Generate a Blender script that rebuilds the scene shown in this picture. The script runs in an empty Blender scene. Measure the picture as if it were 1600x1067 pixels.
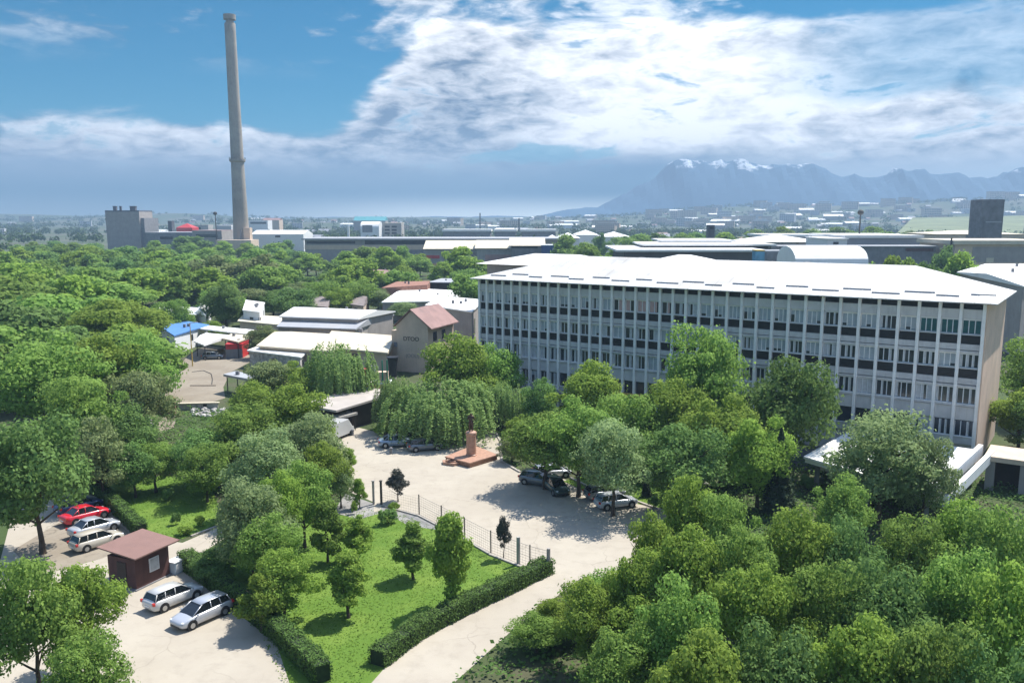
import bpy, math, random
import numpy as np
R = math.radians
sc = bpy.context.scene
col = sc.collection

# ------------------------------------------------------------------ camera
CAM_H = 27.0; FPX = 1353.0; PCX = 833.0; PCY = 566.0; PIT = R(9.5)
cd = bpy.data.cameras.new("camera"); cam = bpy.data.objects.new("camera", cd); col.objects.link(cam)
cam.location = (0, 0, CAM_H); cam.rotation_euler = (R(90) - PIT, 0, 0)
cd.sensor_width = 36; cd.lens = FPX / 1600 * 36
cd.shift_x = -(PCX - 800) / 1600; cd.shift_y = (PCY - 533.5) / 1600
cd.clip_start = 0.5; cd.clip_end = 30000
sc.camera = cam
# ------------------------------------------------------------------ light
SUN_EL = 58.0; SX, SY = 0.74, 0.673          # horizontal direction towards the sun
HAZE_DENSITY = 0.00028
sc.view_settings.view_transform = 'Standard'; sc.view_settings.look = 'None'
sc.view_settings.gamma = 1; sc.view_settings.exposure = 0.85
sl = bpy.data.lights.new("sun", 'SUN'); sl.energy = 4.8; sl.angle = R(0.5); sl.color = (1.0, 0.955, 0.88)
so = bpy.data.objects.new("sun", sl); col.objects.link(so)
from mathutils import Vector, Matrix
sd = Vector((SX * math.cos(R(SUN_EL)), SY * math.cos(R(SUN_EL)), math.sin(R(SUN_EL))))
so.rotation_euler = sd.to_track_quat('Z', 'Y').to_euler()
sc.cycles.max_bounces = 6; sc.cycles.diffuse_bounces = 3; sc.cycles.transparent_max_bounces = 12
sc.cycles.volume_bounces = 0; sc.cycles.transmission_bounces = 4; sc.cycles.glossy_bounces = 2

# node expression helper -------------------------------------------------
class V:
    nt = None
    def __init__(s, k): s.k = k
    @staticmethod
    def m(op, a, b=None, c=None, clamp=False):
        n = V.nt.nodes.new('ShaderNodeMath'); n.operation = op; n.use_clamp = clamp
        for i, q in enumerate((a, b, c)):
            if q is None: continue
            if isinstance(q, V): V.nt.links.new(q.k, n.inputs[i])
            else: n.inputs[i].default_value = float(q)
        return V(n.outputs[0])
    def __add__(s, o): return V.m('ADD', s, o)
    __radd__ = __add__
    def __sub__(s, o): return V.m('SUBTRACT', s, o)
    def __rsub__(s, o): return V.m('SUBTRACT', o, s)
    def __mul__(s, o): return V.m('MULTIPLY', s, o)
    __rmul__ = __mul__
    def __truediv__(s, o): return V.m('DIVIDE', s, o)
def smooth(x, a, b):
    n = V.nt.nodes.new('ShaderNodeMapRange'); n.interpolation_type = 'SMOOTHSTEP'
    V.nt.links.new(x.k, n.inputs['Value']); n.inputs['From Min'].default_value = a; n.inputs['From Max'].default_value = b
    if a > b:
        n.inputs['From Min'].default_value = b; n.inputs['From Max'].default_value = a
        n.inputs['To Min'].default_value = 1; n.inputs['To Max'].default_value = 0
    return V(n.outputs['Result'])
def clampv(x): return V.m('ADD', x, 0, clamp=True)
def gauss(x, c, w): d = (x - c) / w; return V.m('EXPONENT', d * d * -1.0)
def comb(x, y, z):
    n = V.nt.nodes.new('ShaderNodeCombineXYZ')
    for i, q in enumerate((x, y, z)):
        if isinstance(q, V): V.nt.links.new(q.k, n.inputs[i])
        else: n.inputs[i].default_value = q
    return V(n.outputs[0])
def noise(vec, scale, detail=4, rough=.55, dist=0):
    n = V.nt.nodes.new('ShaderNodeTexNoise'); n.inputs['Scale'].default_value = scale
    n.inputs['Detail'].default_value = detail; n.inputs['Roughness'].default_value = rough; n.inputs['Distortion'].default_value = dist
    if vec is not None: V.nt.links.new(vec.k, n.inputs['Vector'])
    return V(n.outputs['Fac'])
def mixc(f, a, b, mode='MIX'):
    n = V.nt.nodes.new('ShaderNodeMix'); n.data_type = 'RGBA'; n.blend_type = mode
    for i, q in ((0, f), (6, a), (7, b)):
        if isinstance(q, V): V.nt.links.new(q.k, n.inputs[i])
        elif i == 0: n.inputs[i].default_value = q
        else: n.inputs[i].default_value = (*q, 1)
    return V(n.outputs[2])

# world -------------------------------------------------------------------
w = bpy.data.worlds.new("World"); sc.world = w; w.use_nodes = True
nt = w.node_tree; nt.nodes.clear(); V.nt = nt
wo = nt.nodes.new('ShaderNodeOutputWorld'); bg = nt.nodes.new('ShaderNodeBackground')
sky = nt.nodes.new('ShaderNodeTexSky'); sky.sky_type = 'NISHITA'; sky.sun_disc = False
sky.sun_elevation = R(SUN_EL); sky.sun_rotation = math.atan2(SX, SY); sky.altitude = 700; sky.ozone_density = 2.5; sky.dust_density = .4
tc = nt.nodes.new('ShaderNodeTexCoord'); sp = nt.nodes.new('ShaderNodeSeparateXYZ'); nt.links.new(tc.outputs['Generated'], sp.inputs[0])
X, Y, Z = (V(sp.outputs[i]) for i in range(3))
az = V.m('ARCTAN2', X, Y) * 57.2958; el = V.m('ARCSINE', Z) * 57.2958
base = mixc(1.0, V(sky.outputs[0]), (0.0, 0.034, 0.047), 'MULTIPLY')      # deep saturated blue of the clear part
pale = mixc(1.0, V(sky.outputs[0]), (0.175, 0.178, 0.178), 'MULTIPLY')
clear = mixc(smooth(el, 14, 40), base, pale)
vec = comb(az * .11, el * .36, 3.7)
n1 = noise(vec, 1.0, 7, .56, .35); n2 = noise(comb(az * .16, el * .5, 9.1), 1.1, 8, .6, .5); n3 = noise(comb(az * .42, el * 1.15, 1.3), 1.2, 6, .58, .4)
edge = 5.5 + smooth(az, -14, -5) * 6.5 + (n1 - .5) * 5.0 + (n2 - .5) * 2.5      # ragged top of the cloud bank
right = smooth(az, 12, 22) * smooth(el + (n2 - .5) * 5.0, 5.9, 7.8)              # blue gap top right
bank = smooth(edge - el, -.5, .8) * (1 - right * .6)
high = smooth(n1 + n3 * .3, .62, .8) * .8 * smooth(el, 8, 12)
hole = smooth(n2 * .7 + n3 * .3 + gauss(az, .5, 5.0) * gauss(el, 3.9, .7) * .22, .56, .66) * smooth(el, 2.2, 4.2) * .72
dens = clampv(V.m('MAXIMUM', bank * (1 - hole), high))
bright = gauss(az, 10, 16) * smooth(el, 2.9, 5.2) * .62 + gauss(el - edge, -.8, 1.0) * .38 * (1 - smooth(az, -8, -3)) + (n1 * .45 + n2 * .45 + n3 * .45 - .675) * 3.6 * smooth(el, 2.0, 4.5) + .12 + smooth(az, -8, 6) * .2
cloud = mixc(clampv(bright), (.085, .14, .22), (.82, .82, .84))
low = mixc(smooth(el, 3.9, 1.2), cloud, mixc(smooth(az, -20, 22), (.035, .12, .20), (.34, .46, .60)))
low = mixc(gauss(el, 2.95, 1.0) * gauss(az, 7.5, 7.0) * .85, low, (.0, .07, .17))
low = mixc(gauss(el, 1.7, 1.4) * gauss(az, 5.0, 11.0) * .95, low, (.018, .10, .185))
skyc = mixc(dens, clear, low)
skyc = mixc(smooth(el, 1.7, -.1) * (smooth(az, -22, -4) * .75 + .25), skyc, (.62, .70, .74))
nt.links.new(skyc.k, bg.inputs[0]); bg.inputs[1].default_value = 1.0
nt.links.new(bg.outputs[0], wo.inputs[0])

# ------------------------------------------------------------------ coordinates read off the photograph
def ray(px, py):
    u = (px - PCX) / FPX; v = -(py - PCY) / FPX
    return (u, math.cos(PIT) + v * math.sin(PIT), -math.sin(PIT) + v * math.cos(PIT))
def P(px, py, z=0.0):
    d = ray(px, py); t = (z - CAM_H) / d[2]; return Vector((d[0] * t, d[1] * t, z))
def PD(px, py, D):
    d = ray(px, py); t = D / d[1]; return Vector((d[0] * t, D, CAM_H + d[2] * t))

# ------------------------------------------------------------------ materials
MATS = {}
def mat(name, color, rough=.8, var=.12, scale=1.5, bump=0, bscale=None, metal=0, spec=.4, coord='Object', streak=0, dirt=None, dirt_scale=.2, dirt_amt=.5):
    if name in MATS: return MATS[name]
    m = bpy.data.materials.new(name); m.use_nodes = True; t = m.node_tree; V.nt = t
    b = t.nodes['Principled BSDF']; b.inputs['Roughness'].default_value = rough; b.inputs['Metallic'].default_value = metal
    b.inputs['Specular IOR Level'].default_value = spec
    tcn = t.nodes.new('ShaderNodeTexCoord'); c = V(tcn.outputs[coord])
    n = noise(c, scale, 5, .6)
    lo = tuple(x * (1 - var) for x in color); hi = tuple(min(1, x * (1 + var)) for x in color)
    cc = mixc(smooth(n, .3, .7), lo, hi)
    if dirt:
        cc = mixc(smooth(noise(c, dirt_scale, 6, .65), .5, .68) * dirt_amt, cc, dirt)
    if streak:
        mp = t.nodes.new('ShaderNodeMapping'); mp.inputs['Scale'].default_value = (1, 1, .12); t.links.new(c.k, mp.inputs[0])
        cc = mixc(smooth(noise(V(mp.outputs[0]), 2.2, 4), .5, .75) * streak, cc, tuple(x * .45 for x in color))
    t.links.new(cc.k, b.inputs['Base Color'])
    if bump:
        bn = t.nodes.new('ShaderNodeBump'); bn.inputs['Strength'].default_value = bump; bn.inputs['Distance'].default_value = .1
        t.links.new(noise(c, bscale or scale * 4, 4).k, bn.inputs['Height']); t.links.new(bn.outputs[0], b.inputs['Normal'])
    MATS[name] = m; return m
def leaf_mat(name, c1, c2, transl=.3):
    m = bpy.data.materials.new(name); m.use_nodes = True; t = m.node_tree; V.nt = t
    b = t.nodes['Principled BSDF']; b.inputs['Roughness'].default_value = .75; b.inputs['Specular IOR Level'].default_value = .06
    geo = t.nodes.new('ShaderNodeNewGeometry'); oi = t.nodes.new('ShaderNodeObjectInfo'); tcn = t.nodes.new('ShaderNodeTexCoord')
    isl = V(geo.outputs['Random Per Island']); rnd = V(oi.outputs['Random'])
    n = noise(V(tcn.outputs['Object']), .35, 3)
    cc = mixc(clampv(isl * .55 + n * .6 - .1), c1, c2)
    hs = t.nodes.new('ShaderNodeHueSaturation'); t.links.new(cc.k, hs.inputs['Color'])
    t.links.new((rnd * .016 + .488).k, hs.inputs['Hue']); t.links.new((rnd * .36 + .88).k, hs.inputs['Value'])
    t.links.new(hs.outputs[0], b.inputs['Base Color'])
    tr = t.nodes.new('ShaderNodeBsdfTranslucent'); t.links.new(hs.outputs[0], tr.inputs[0])
    mx = t.nodes.new('ShaderNodeMixShader'); mx.inputs[0].default_value = transl
    t.links.new(b.outputs[0], mx.inputs[1]); t.links.new(tr.outputs[0], mx.inputs[2]); t.links.new(mx.outputs[0], t.nodes['Material Output'].inputs[0])
    MATS[name] = m; return m
M_wall = mat('grey_panel', (.54, .53, .52), .75, .08, .6, streak=.25)
M_col = mat('pale_pillar', (.80, .785, .755), .7, .06, .8, streak=.2)
M_band = mat('grey_band', (.51, .50, .495), .75, .1, .8, streak=.3)
M_black = mat('black_panel', (.012, .012, .014), .5, .3, 1)
M_peach = mat('peach_render', (.66, .48, .36), .85, .08, .4, streak=.2)
M_white = mat('white_roof', (.80, .79, .76), .55, .04, .15, dirt=(.55, .52, .46), dirt_scale=.12, dirt_amt=.35)
M_cream = mat('cream_roof', (.60, .53, .40), .7, .06, .2, dirt=(.42, .36, .28), dirt_scale=.15, dirt_amt=.45)
M_greyroof = mat('grey_roof', (.33, .34, .36), .7, .1, .2, dirt=(.30, .29, .28), dirt_scale=.2)
M_whitep = mat('white_paint', (.75, .75, .74), .6, .05, 1)
M_conc = mat('concrete', (.38, .36, .33), .9, .15, .5, bump=.2, streak=.35)
M_dconc = mat('dark_concrete', (.20, .20, .21), .9, .15, .5, streak=.3)
M_beige = mat('beige_render', (.58, .46, .35), .9, .08, .4, streak=.2)
M_taupe = mat('taupe_render', (.33, .30, .28), .9, .1, .4, streak=.2)
M_brown = mat('brown_panel', (.055, .040, .032), .8, .2, .6)
M_maroon = mat('maroon_board', (.088, .040, .035), .75, .15, 1.2, streak=.3)
M_hutroof = mat('rose_brown_roof', (.205, .118, .098), .7, .06, 1.0)
M_roseroof = mat('dusty_rose_roof', (.27, .165, .15), .8, .12, .5, dirt=(.18, .12, .11), dirt_scale=.6)
M_brick = mat('brick', (.27, .135, .095), .9, .15, 1.2, bump=.2)
M_blue = mat('blue_sheet', (.09, .22, .48), .5, .06, .4)
M_slate = mat('slate_blue', (.12, .19, .30), .7, .1, .6)
M_red = mat('red_paint', (.48, .03, .03), .5, .1, .8)
M_pink = mat('pink_paint', (.62, .16, .20), .6, .08, .8)
M_yellow = mat('ochre_paint', (.50, .34, .07), .7, .12, .8)
M_granite = mat('rose_granite', (.40, .235, .165), .45, .15, 3.0, bump=.05)
M_granite2 = mat('brown_granite', (.25, .13, .08), .5, .25, 2.5)
M_bronze = mat('dark_bronze', (.09, .055, .04), .45, .3, 3, metal=.6)
M_bark = mat('bark', (.085, .062, .045), .95, .25, 3, bump=.4)
M_post = mat('dark_post', (.05, .045, .04), .7, .2, 1)
M_wire = mat('fence_wire', (.22, .20, .19), .6, .1, 1)
M_kerb = mat('kerb_stone', (.36, .33, .29), .85, .12, 2)
M_tyre = mat('tyre', (.015, .015, .015), .8, .1, 3)
M_rim = mat('alloy', (.45, .46, .47), .35, .05, 3, metal=.8)
M_cglass = mat('car_glass', (.012, .016, .02), .06, .1, 1, spec=.8)
M_lampg = mat('lamp_glass', (.7, .72, .75), .15, .02, 1, spec=.8)
M_tail = mat('tail_red', (.5, .02, .015), .25, .05, 1, spec=.7)
M_teal = mat('teal_curtain', (.025, .10, .10), .8, .2, 2)
M_blind = mat('window_blind', (.36, .40, .42), .85, .12, 1.2)
M_blind2 = mat('pale_curtain', (.46, .47, .48), .85, .12, 2.5)
M_pinkc = mat('pink_curtain', (.50, .33, .30), .85, .12, 2.5)
M_pane = mat('window_pane', (.03, .038, .048), .12, .3, .7, spec=.6)
M_frame = mat('white_frame', (.66, .68, .70), .5, .03, 1)
M_plastic = mat('black_plastic', (.02, .022, .027), .45, .2, 2)
M_field = mat('dry_field', (.17, .20, .10), .95, .2, .02)
M_dgrey = mat('dark_grey_sheet', (.10, .10, .115), .7, .12, .2)
M_rubble = mat('rubble_stone', (.42, .40, .38), .95, .4, 1.5, bump=.6)
M_greensheet = mat('green_sheet', (.02, .22, .13), .6, .1, 1)
M_tealroof = mat('teal_roof', (.07, .30, .33), .6, .1, .2)
L_broad = leaf_mat('leaf_mid_green', (0.138, 0.243, 0.055), (0.292, 0.443, 0.103), .5)
L_bright = leaf_mat('leaf_bright_green', (0.159, 0.256, 0.046), (0.310, 0.441, 0.086), .5)
L_dark = leaf_mat('leaf_dark_green', (0.096, 0.177, 0.059), (0.211, 0.342, 0.092), .42)
L_willow = leaf_mat('leaf_willow', (0.163, 0.269, 0.083), (0.344, 0.481, 0.166), .5)
L_silver = leaf_mat('leaf_silver_green', (0.170, 0.250, 0.102), (0.333, 0.430, 0.192), .48)
L_conifer = leaf_mat('leaf_conifer', (.034, .060, .036), (.085, .120, .066), .2)
L_purple = leaf_mat('leaf_grey_purple', (.045, .052, .045), (.125, .125, .105), .2)
L_olive = leaf_mat('leaf_olive', (0.131, 0.185, 0.071), (0.279, 0.320, 0.138), .38)
L_hedge = leaf_mat('leaf_hedge', (.060, .125, .032), (.150, .250, .065), .3)

# ------------------------------------------------------------------ mesh builder
class MB:
    def __init__(s): s.v = []; s.f = []; s.mi = []
    def add(s, vs, fs, mi=0):
        o = len(s.v); s.v += [tuple(q) for q in vs]; s.f += [tuple(i + o for i in f) for f in fs]; s.mi += [mi] * len(fs); return s
    def box(s, x0, y0, z0, x1, y1, z1, mi=0):
        return s.add([(x0, y0, z0), (x1, y0, z0), (x1, y1, z0), (x0, y1, z0), (x0, y0, z1), (x1, y0, z1), (x1, y1, z1), (x0, y1, z1)],
                     [(0, 3, 2, 1), (4, 5, 6, 7), (0, 1, 5, 4), (1, 2, 6, 5), (2, 3, 7, 6), (3, 0, 4, 7)], mi)
    def prism(s, pts, z0, z1, mi=0):                      # pts ccw polygon xy
        n = len(pts)
        a = sum(pts[i][0] * pts[(i + 1) % n][1] - pts[(i + 1) % n][0] * pts[i][1] for i in range(n))
        if a < 0: pts = pts[::-1]
        z0s = z0 if isinstance(z0, (list, tuple)) else [z0] * n; z1s = z1 if isinstance(z1, (list, tuple)) else [z1] * n
        if a < 0: z0s = z0s[::-1] if isinstance(z0, (list, tuple)) else z0s; z1s = z1s[::-1] if isinstance(z1, (list, tuple)) else z1s
        return s.add([(p[0], p[1], z) for p, z in zip(pts, z0s)] + [(p[0], p[1], z) for p, z in zip(pts, z1s)],
                     [tuple(range(n - 1, -1, -1)), tuple(range(n, 2 * n))] + [(i, (i + 1) % n, n + (i + 1) % n, n + i) for i in range(n)], mi)
    def tube(s, a, b, r0, r1, n=8, mi=0):
        a = Vector(a); b = Vector(b); d = (b - a).normalized(); q = d.orthogonal().normalized(); t = d.cross(q)
        vs = []
        for c, r in ((a, r0), (b, r1)):
            for i in range(n):
                g = 2 * math.pi * i / n; vs.append(c + q * math.cos(g) * r + t * math.sin(g) * r)
        return s.add(vs, [(i, (i + 1) % n, n + (i + 1) % n, n + i) for i in range(n)] + [tuple(range(n - 1, -1, -1)), tuple(range(n, 2 * n))], mi)
    def lathe(s, prof, n=24, cx=0, cy=0, mi=0):
        vs = []; fs = []
        for r, z in prof:
            for i in range(n): g = 2 * math.pi * i / n; vs.append((cx + r * math.cos(g), cy + r * math.sin(g), z))
        for k in range(len(prof) - 1):
            for i in range(n): j = (i + 1) % n; fs.append((k * n + i, k * n + j, (k + 1) * n + j, (k + 1) * n + i))
        fs.append(tuple(range(n - 1, -1, -1))); fs.append(tuple(range((len(prof) - 1) * n, len(prof) * n)))
        return s.add(vs, fs, mi)
    def ball(s, c, r, n=10, m=6, mi=0):
        rx, ry, rz = r if isinstance(r, tuple) else (r, r, r)
        vs = [(c[0], c[1], c[2] - rz)]
        for k in range(1, m):
            a = -math.pi / 2 + math.pi * k / m
            for i in range(n): g = 2 * math.pi * i / n; vs.append((c[0] + rx * math.cos(a) * math.cos(g), c[1] + ry * math.cos(a) * math.sin(g), c[2] + rz * math.sin(a)))
        vs.append((c[0], c[1], c[2] + rz)); fs = []
        for i in range(n): fs.append((0, 1 + (i + 1) % n, 1 + i))
        for k in range(m - 2):
            for i in range(n): j = (i + 1) % n; o = 1 + k * n; fs.append((o + i, o + j, o + n + j, o + n + i))
        o = 1 + (m - 2) * n
        for i in range(n): fs.append((o + i, o + (i + 1) % n, len(vs) - 1))
        return s.add(vs, fs, mi)
    def mesh(s, name, mats, smooth_=False):
        me = bpy.data.meshes.new(name); me.from_pydata(s.v, [], s.f)
        for m_ in (mats if isinstance(mats, (list, tuple)) else [mats]): me.materials.append(m_)
        me.polygons.foreach_set('material_index', s.mi)
        if smooth_: me.polygons.foreach_set('use_smooth', [True] * len(s.f))
        me.update(); return me
    def build(s, name, mats, parent=None, smooth_=False, bevel=0):
        o = bpy.data.objects.new(name, s.mesh(name, mats, smooth_)); col.objects.link(o)
        if parent: o.parent = parent
        if bevel:
            b = o.modifiers.new('bevel', 'BEVEL'); b.width = bevel; b.segments = 2; b.limit_method = 'ANGLE'
        return o
def tag(o, label, cat, group=None, kind=None):
    if label: o['label'] = label
    if cat: o['category'] = cat
    if group: o['group'] = group
    if kind: o['kind'] = kind
    return o
def thing(name, label, cat, loc=(0, 0, 0), rz=0, group=None):
    o = bpy.data.objects.new(name, None); col.objects.link(o); o.empty_display_size = .5
    o.location = loc; o.rotation_euler = (0, 0, rz); return tag(o, label, cat, group)
def struct(o): o['kind'] = 'structure'; return o
def copy_tree(o, parent=None):
    c = o.copy(); col.objects.link(c); c.parent = parent
    for ch in o.children: copy_tree(ch, c)
    return c

# ------------------------------------------------------------------ ground, paving, lawns
def ground_mat(name, c1, c2, c3, s1=.08, s2=1.2, bump=.3, crack=0):
    m = bpy.data.materials.new(name); m.use_nodes = True; t = m.node_tree; V.nt = t
    b = t.nodes['Principled BSDF']; b.inputs['Roughness'].default_value = .95; b.inputs['Specular IOR Level'].default_value = .15
    tcn = t.nodes.new('ShaderNodeTexCoord'); c = V(tcn.outputs['Object'])
    a = mixc(smooth(noise(c, s1, 5, .6), .4, .62), c1, c2); a = mixc(smooth(noise(c, s2, 6, .65), .45, .75) * .6, a, c3)
    t.links.new(a.k, b.inputs['Base Color'])
    if crack:
        vo = t.nodes.new('ShaderNodeTexVoronoi'); vo.feature = 'DISTANCE_TO_EDGE'; vo.inputs['Scale'].default_value = .16
        wv = t.nodes.new('ShaderNodeVectorMath'); wv.operation = 'ADD'; nz = t.nodes.new('ShaderNodeTexNoise'); nz.inputs['Scale'].default_value = .8; nz.inputs['Detail'].default_value = 6
        t.links.new(c.k, nz.inputs['Vector']); t.links.new(c.k, wv.inputs[0]); t.links.new(nz.outputs['Color'], wv.inputs[1]); t.links.new(wv.outputs[0], vo.inputs['Vector'])
        ck = smooth(V(vo.outputs['Distance']), .009, .002) * smooth(noise(c, .09, 3), .45, .6) * crack
        a = mixc(ck, a, tuple(q * .35 for q in c1))
        st_ = smooth(noise(c, .35, 5, .7), .62, .74) * crack * .5; a = mixc(st_, a, tuple(q * .55 for q in c1))
        t.links.new(a.k, b.inputs['Base Color'])
    bn = t.nodes.new('ShaderNodeBump'); bn.inputs['Strength'].default_value = bump; bn.inputs['Distance'].default_value = .08
    t.links.new(noise(c, s2 * 5, 5, .7).k, bn.inputs['Height']); t.links.new(bn.outputs[0], b.inputs['Normal']); return m
G_soil = ground_mat('soil_and_grass', (.055, .085, .028), (.085, .085, .050), (.04, .06, .02))
G_far = ground_mat('far_land', (.070, .095, .050), (.12, .12, .09), (.05, .075, .035), .006, .03, .0)
G_lawn = ground_mat('lawn', (.100, .180, .026), (.145, .225, .038), (.070, .135, .022), .25, 3.0, .8)
G_pave = ground_mat('pale_paving', (.365, .325, .265), (.40, .36, .295), (.305, .27, .22), .10, .9, .1, crack=.3)
G_yard = ground_mat('yard_dust', (.235, .20, .155), (.27, .235, .185), (.185, .155, .125), .15, 1.1, .2, crack=.4)
G_gravel = ground_mat('grey_gravel', (.26, .25, .24), (.34, .33, .31), (.17, .165, .16), .5, 4, .8)
G_asph = ground_mat('asphalt', (.075, .075, .08), (.10, .10, .10), (.06, .06, .06), .3, 3, .3)
G_flowerbed = ground_mat('bed_soil', (.05, .07, .03), (.08, .12, .035), (.03, .04, .02), .8, 3, .6)
def sheet(name, pts, z, m, dens=0):
    vs = [(*P(x, y)[:2], z) for x, y in pts]
    a = sum(vs[i][0] * vs[(i + 1) % len(vs)][1] - vs[(i + 1) % len(vs)][0] * vs[i][1] for i in range(len(vs)))
    if a < 0: vs = vs[::-1]
    o = MB().add(vs, [tuple(range(len(vs)))]).build(name, m); return struct(o)
def rounded(pts, k=3):
    n = len(pts); out = []
    for i in range(n):
        p0, p1, p2, p3 = (pts[(i + j - 1) % n] for j in range(4))
        for q in range(k):
            t = q / k
            out.append(tuple(.5 * (2 * p1[c] + (p2[c] - p0[c]) * t + (2 * p0[c] - 5 * p1[c] + 4 * p2[c] - p3[c]) * t * t + (3 * p1[c] - p0[c] - 3 * p2[c] + p3[c]) * t ** 3) for c in (0, 1)))
    return out
gb = MB().add([(-6500, -300, 0), (6500, -300, 0), (6500, 700, 0), (-6500, 700, 0)], [(0, 1, 2, 3)]).build('ground', G_soil); struct(gb)
gf = MB().add([(-6500, 700, 0), (6500, 700, 0), (6500, 4400, 0), (-6500, 4400, 0)], [(0, 1, 2, 3)]).build('far_ground', G_far); struct(gf)
plaza_pts = [(512, 694), (528, 668), (560, 655), (602, 662), (636, 690), (688, 700), (727, 678), (748, 671), (772, 672), (782, 690), (784, 722), (812, 738), (870, 744), (930, 768), (1030, 792), (1110, 850), (1010, 905), (905, 905), (800, 985), (700, 1075), (545, 1075), (650, 985), (857, 893), (826, 890), (767, 866), (726, 842), (655, 806), (597, 790), (545, 768), (536, 735)]
sheet('plaza', plaza_pts, .02, G_pave)
sheet('parking_ground', [(20, 800), (113, 770), (150, 775), (222, 838), (285, 848), (345, 822), (362, 834), (318, 862), (275, 880), (330, 925), (425, 1000), (490, 1070), (440, 1110), (-60, 1110)], .02, G_pave)
sheet('parking_strip', [(120, 800), (150, 790), (200, 830), (212, 850), (160, 872), (60, 900), (20, 860)], .034, G_yard)
sheet('yard', [(255, 625), (268, 590), (290, 560), (320, 540), (372, 548), (402, 560), (360, 582), (349, 605), (352, 622), (300, 638)], .02, G_yard)
sheet('garden_path', [(240, 668), (262, 646), (276, 650), (272, 668), (250, 676)], .02, G_yard)
sheet('gravel_bed', [(520, 800), (540, 772), (597, 791), (655, 808), (700, 830), (640, 822), (600, 800), (560, 812)], .03, G_gravel)
sheet('left_lawn', [(148, 768), (190, 752), (260, 742), (330, 760), (345, 800), (338, 820), (285, 842), (224, 838)], .025, G_lawn)
sheet('main_lawn', [(300, 882), (345, 850), (420, 830), (500, 812), (580, 796), (640, 806), (726, 846), (767, 868), (826, 892), (852, 897), (650, 988), (560, 1090), (470, 1120), (425, 985), (345, 926)], .025, G_lawn)
sheet('roadside_lawn', [(880, 752), (925, 740), (1000, 750), (1060, 770), (1060, 800), (1010, 790), (930, 775)], .035, G_lawn)
sheet('tree_lawn', [(560, 668), (600, 655), (700, 660), (735, 672), (728, 678), (690, 699), (640, 688)], .028, G_flowerbed)
sheet('dark_road', [(1200, 720), (1250, 690), (1340, 690), (1400, 760), (1300, 745)], .02, G_asph)
sheet('back_road', [(985, 740), (1050, 738), (1110, 755), (1060, 762)], .02, G_gravel)
def strip(name, pts, wd, h, m, label=None):
    W = [P(*p) for p in pts]; b = MB()
    for a, c in zip(W, W[1:]):
        d = (c - a).normalized(); n = Vector((-d.y, d.x, 0)) * wd / 2; e = d * wd * .4
        b.prism([(a - n - e)[:2], (c - n + e)[:2], (c + n + e)[:2], (a + n - e)[:2]], 0, h + random.uniform(0, .006))
    o = b.build(name, m); return struct(o)
random.seed(4)
strip('kerb', rounded([(602, 664), (636, 690), (688, 701), (727, 680)], 1), .25, .14, M_kerb)
strip('kerb', [(748, 671), (772, 672), (782, 690), (784, 722), (812, 738)], .25, .16, M_kerb)
strip('kerb', [(892, 748), (930, 766), (1000, 786), (1040, 800)], .25, .16, M_kerb)
strip('kerb', [(597, 791), (655, 807), (726, 844), (767, 868), (826, 891)], .2, .14, M_kerb)
strip('kerb', [(300, 838), (345, 821)], .2, .14, M_kerb)

# ------------------------------------------------------------------ foliage
rng = np.random.default_rng(11)
def quads_mesh(name, C, N, size, m, aspect=1.0, up=None):
    """leaf clumps: centres C (n,3), normals N, half sizes"""
    n = len(C)
    N = N / (np.linalg.norm(N, axis=1, keepdims=True) + 1e-9)
    r = rng.normal(size=(n, 3)) if up is None else up
    T = np.cross(N, r); T /= (np.linalg.norm(T, axis=1, keepdims=True) + 1e-9); B = np.cross(N, T)
    s = (size * rng.uniform(.6, 1.25, n))[:, None]
    V4 = np.stack([C - T * s * .5 * aspect, C - B * s * .9, C + T * s * .5 * aspect, C + B * s * .9], 1) if aspect != 1.0 else np.stack([C - T * s, C - B * s * .7, C + T * s, C + B * s * .7], 1)
    me = bpy.data.meshes.new(name); me.vertices.add(n * 4); me.vertices.foreach_set('co', V4.reshape(-1).astype(np.float32))
    me.loops.add(n * 4); me.loops.foreach_set('vertex_index', np.arange(n * 4, dtype=np.int32))
    me.polygons.add(n); me.polygons.foreach_set('loop_start', np.arange(0, n * 4, 4, dtype=np.int32)); me.polygons.foreach_set('loop_total', np.full(n, 4, dtype=np.int32))
    me.materials.append(m); me.update(calc_edges=True); return me
def dirs(n):
    d = rng.normal(size=(n, 3)); return d / np.linalg.norm(d, axis=1, keepdims=True)
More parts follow.
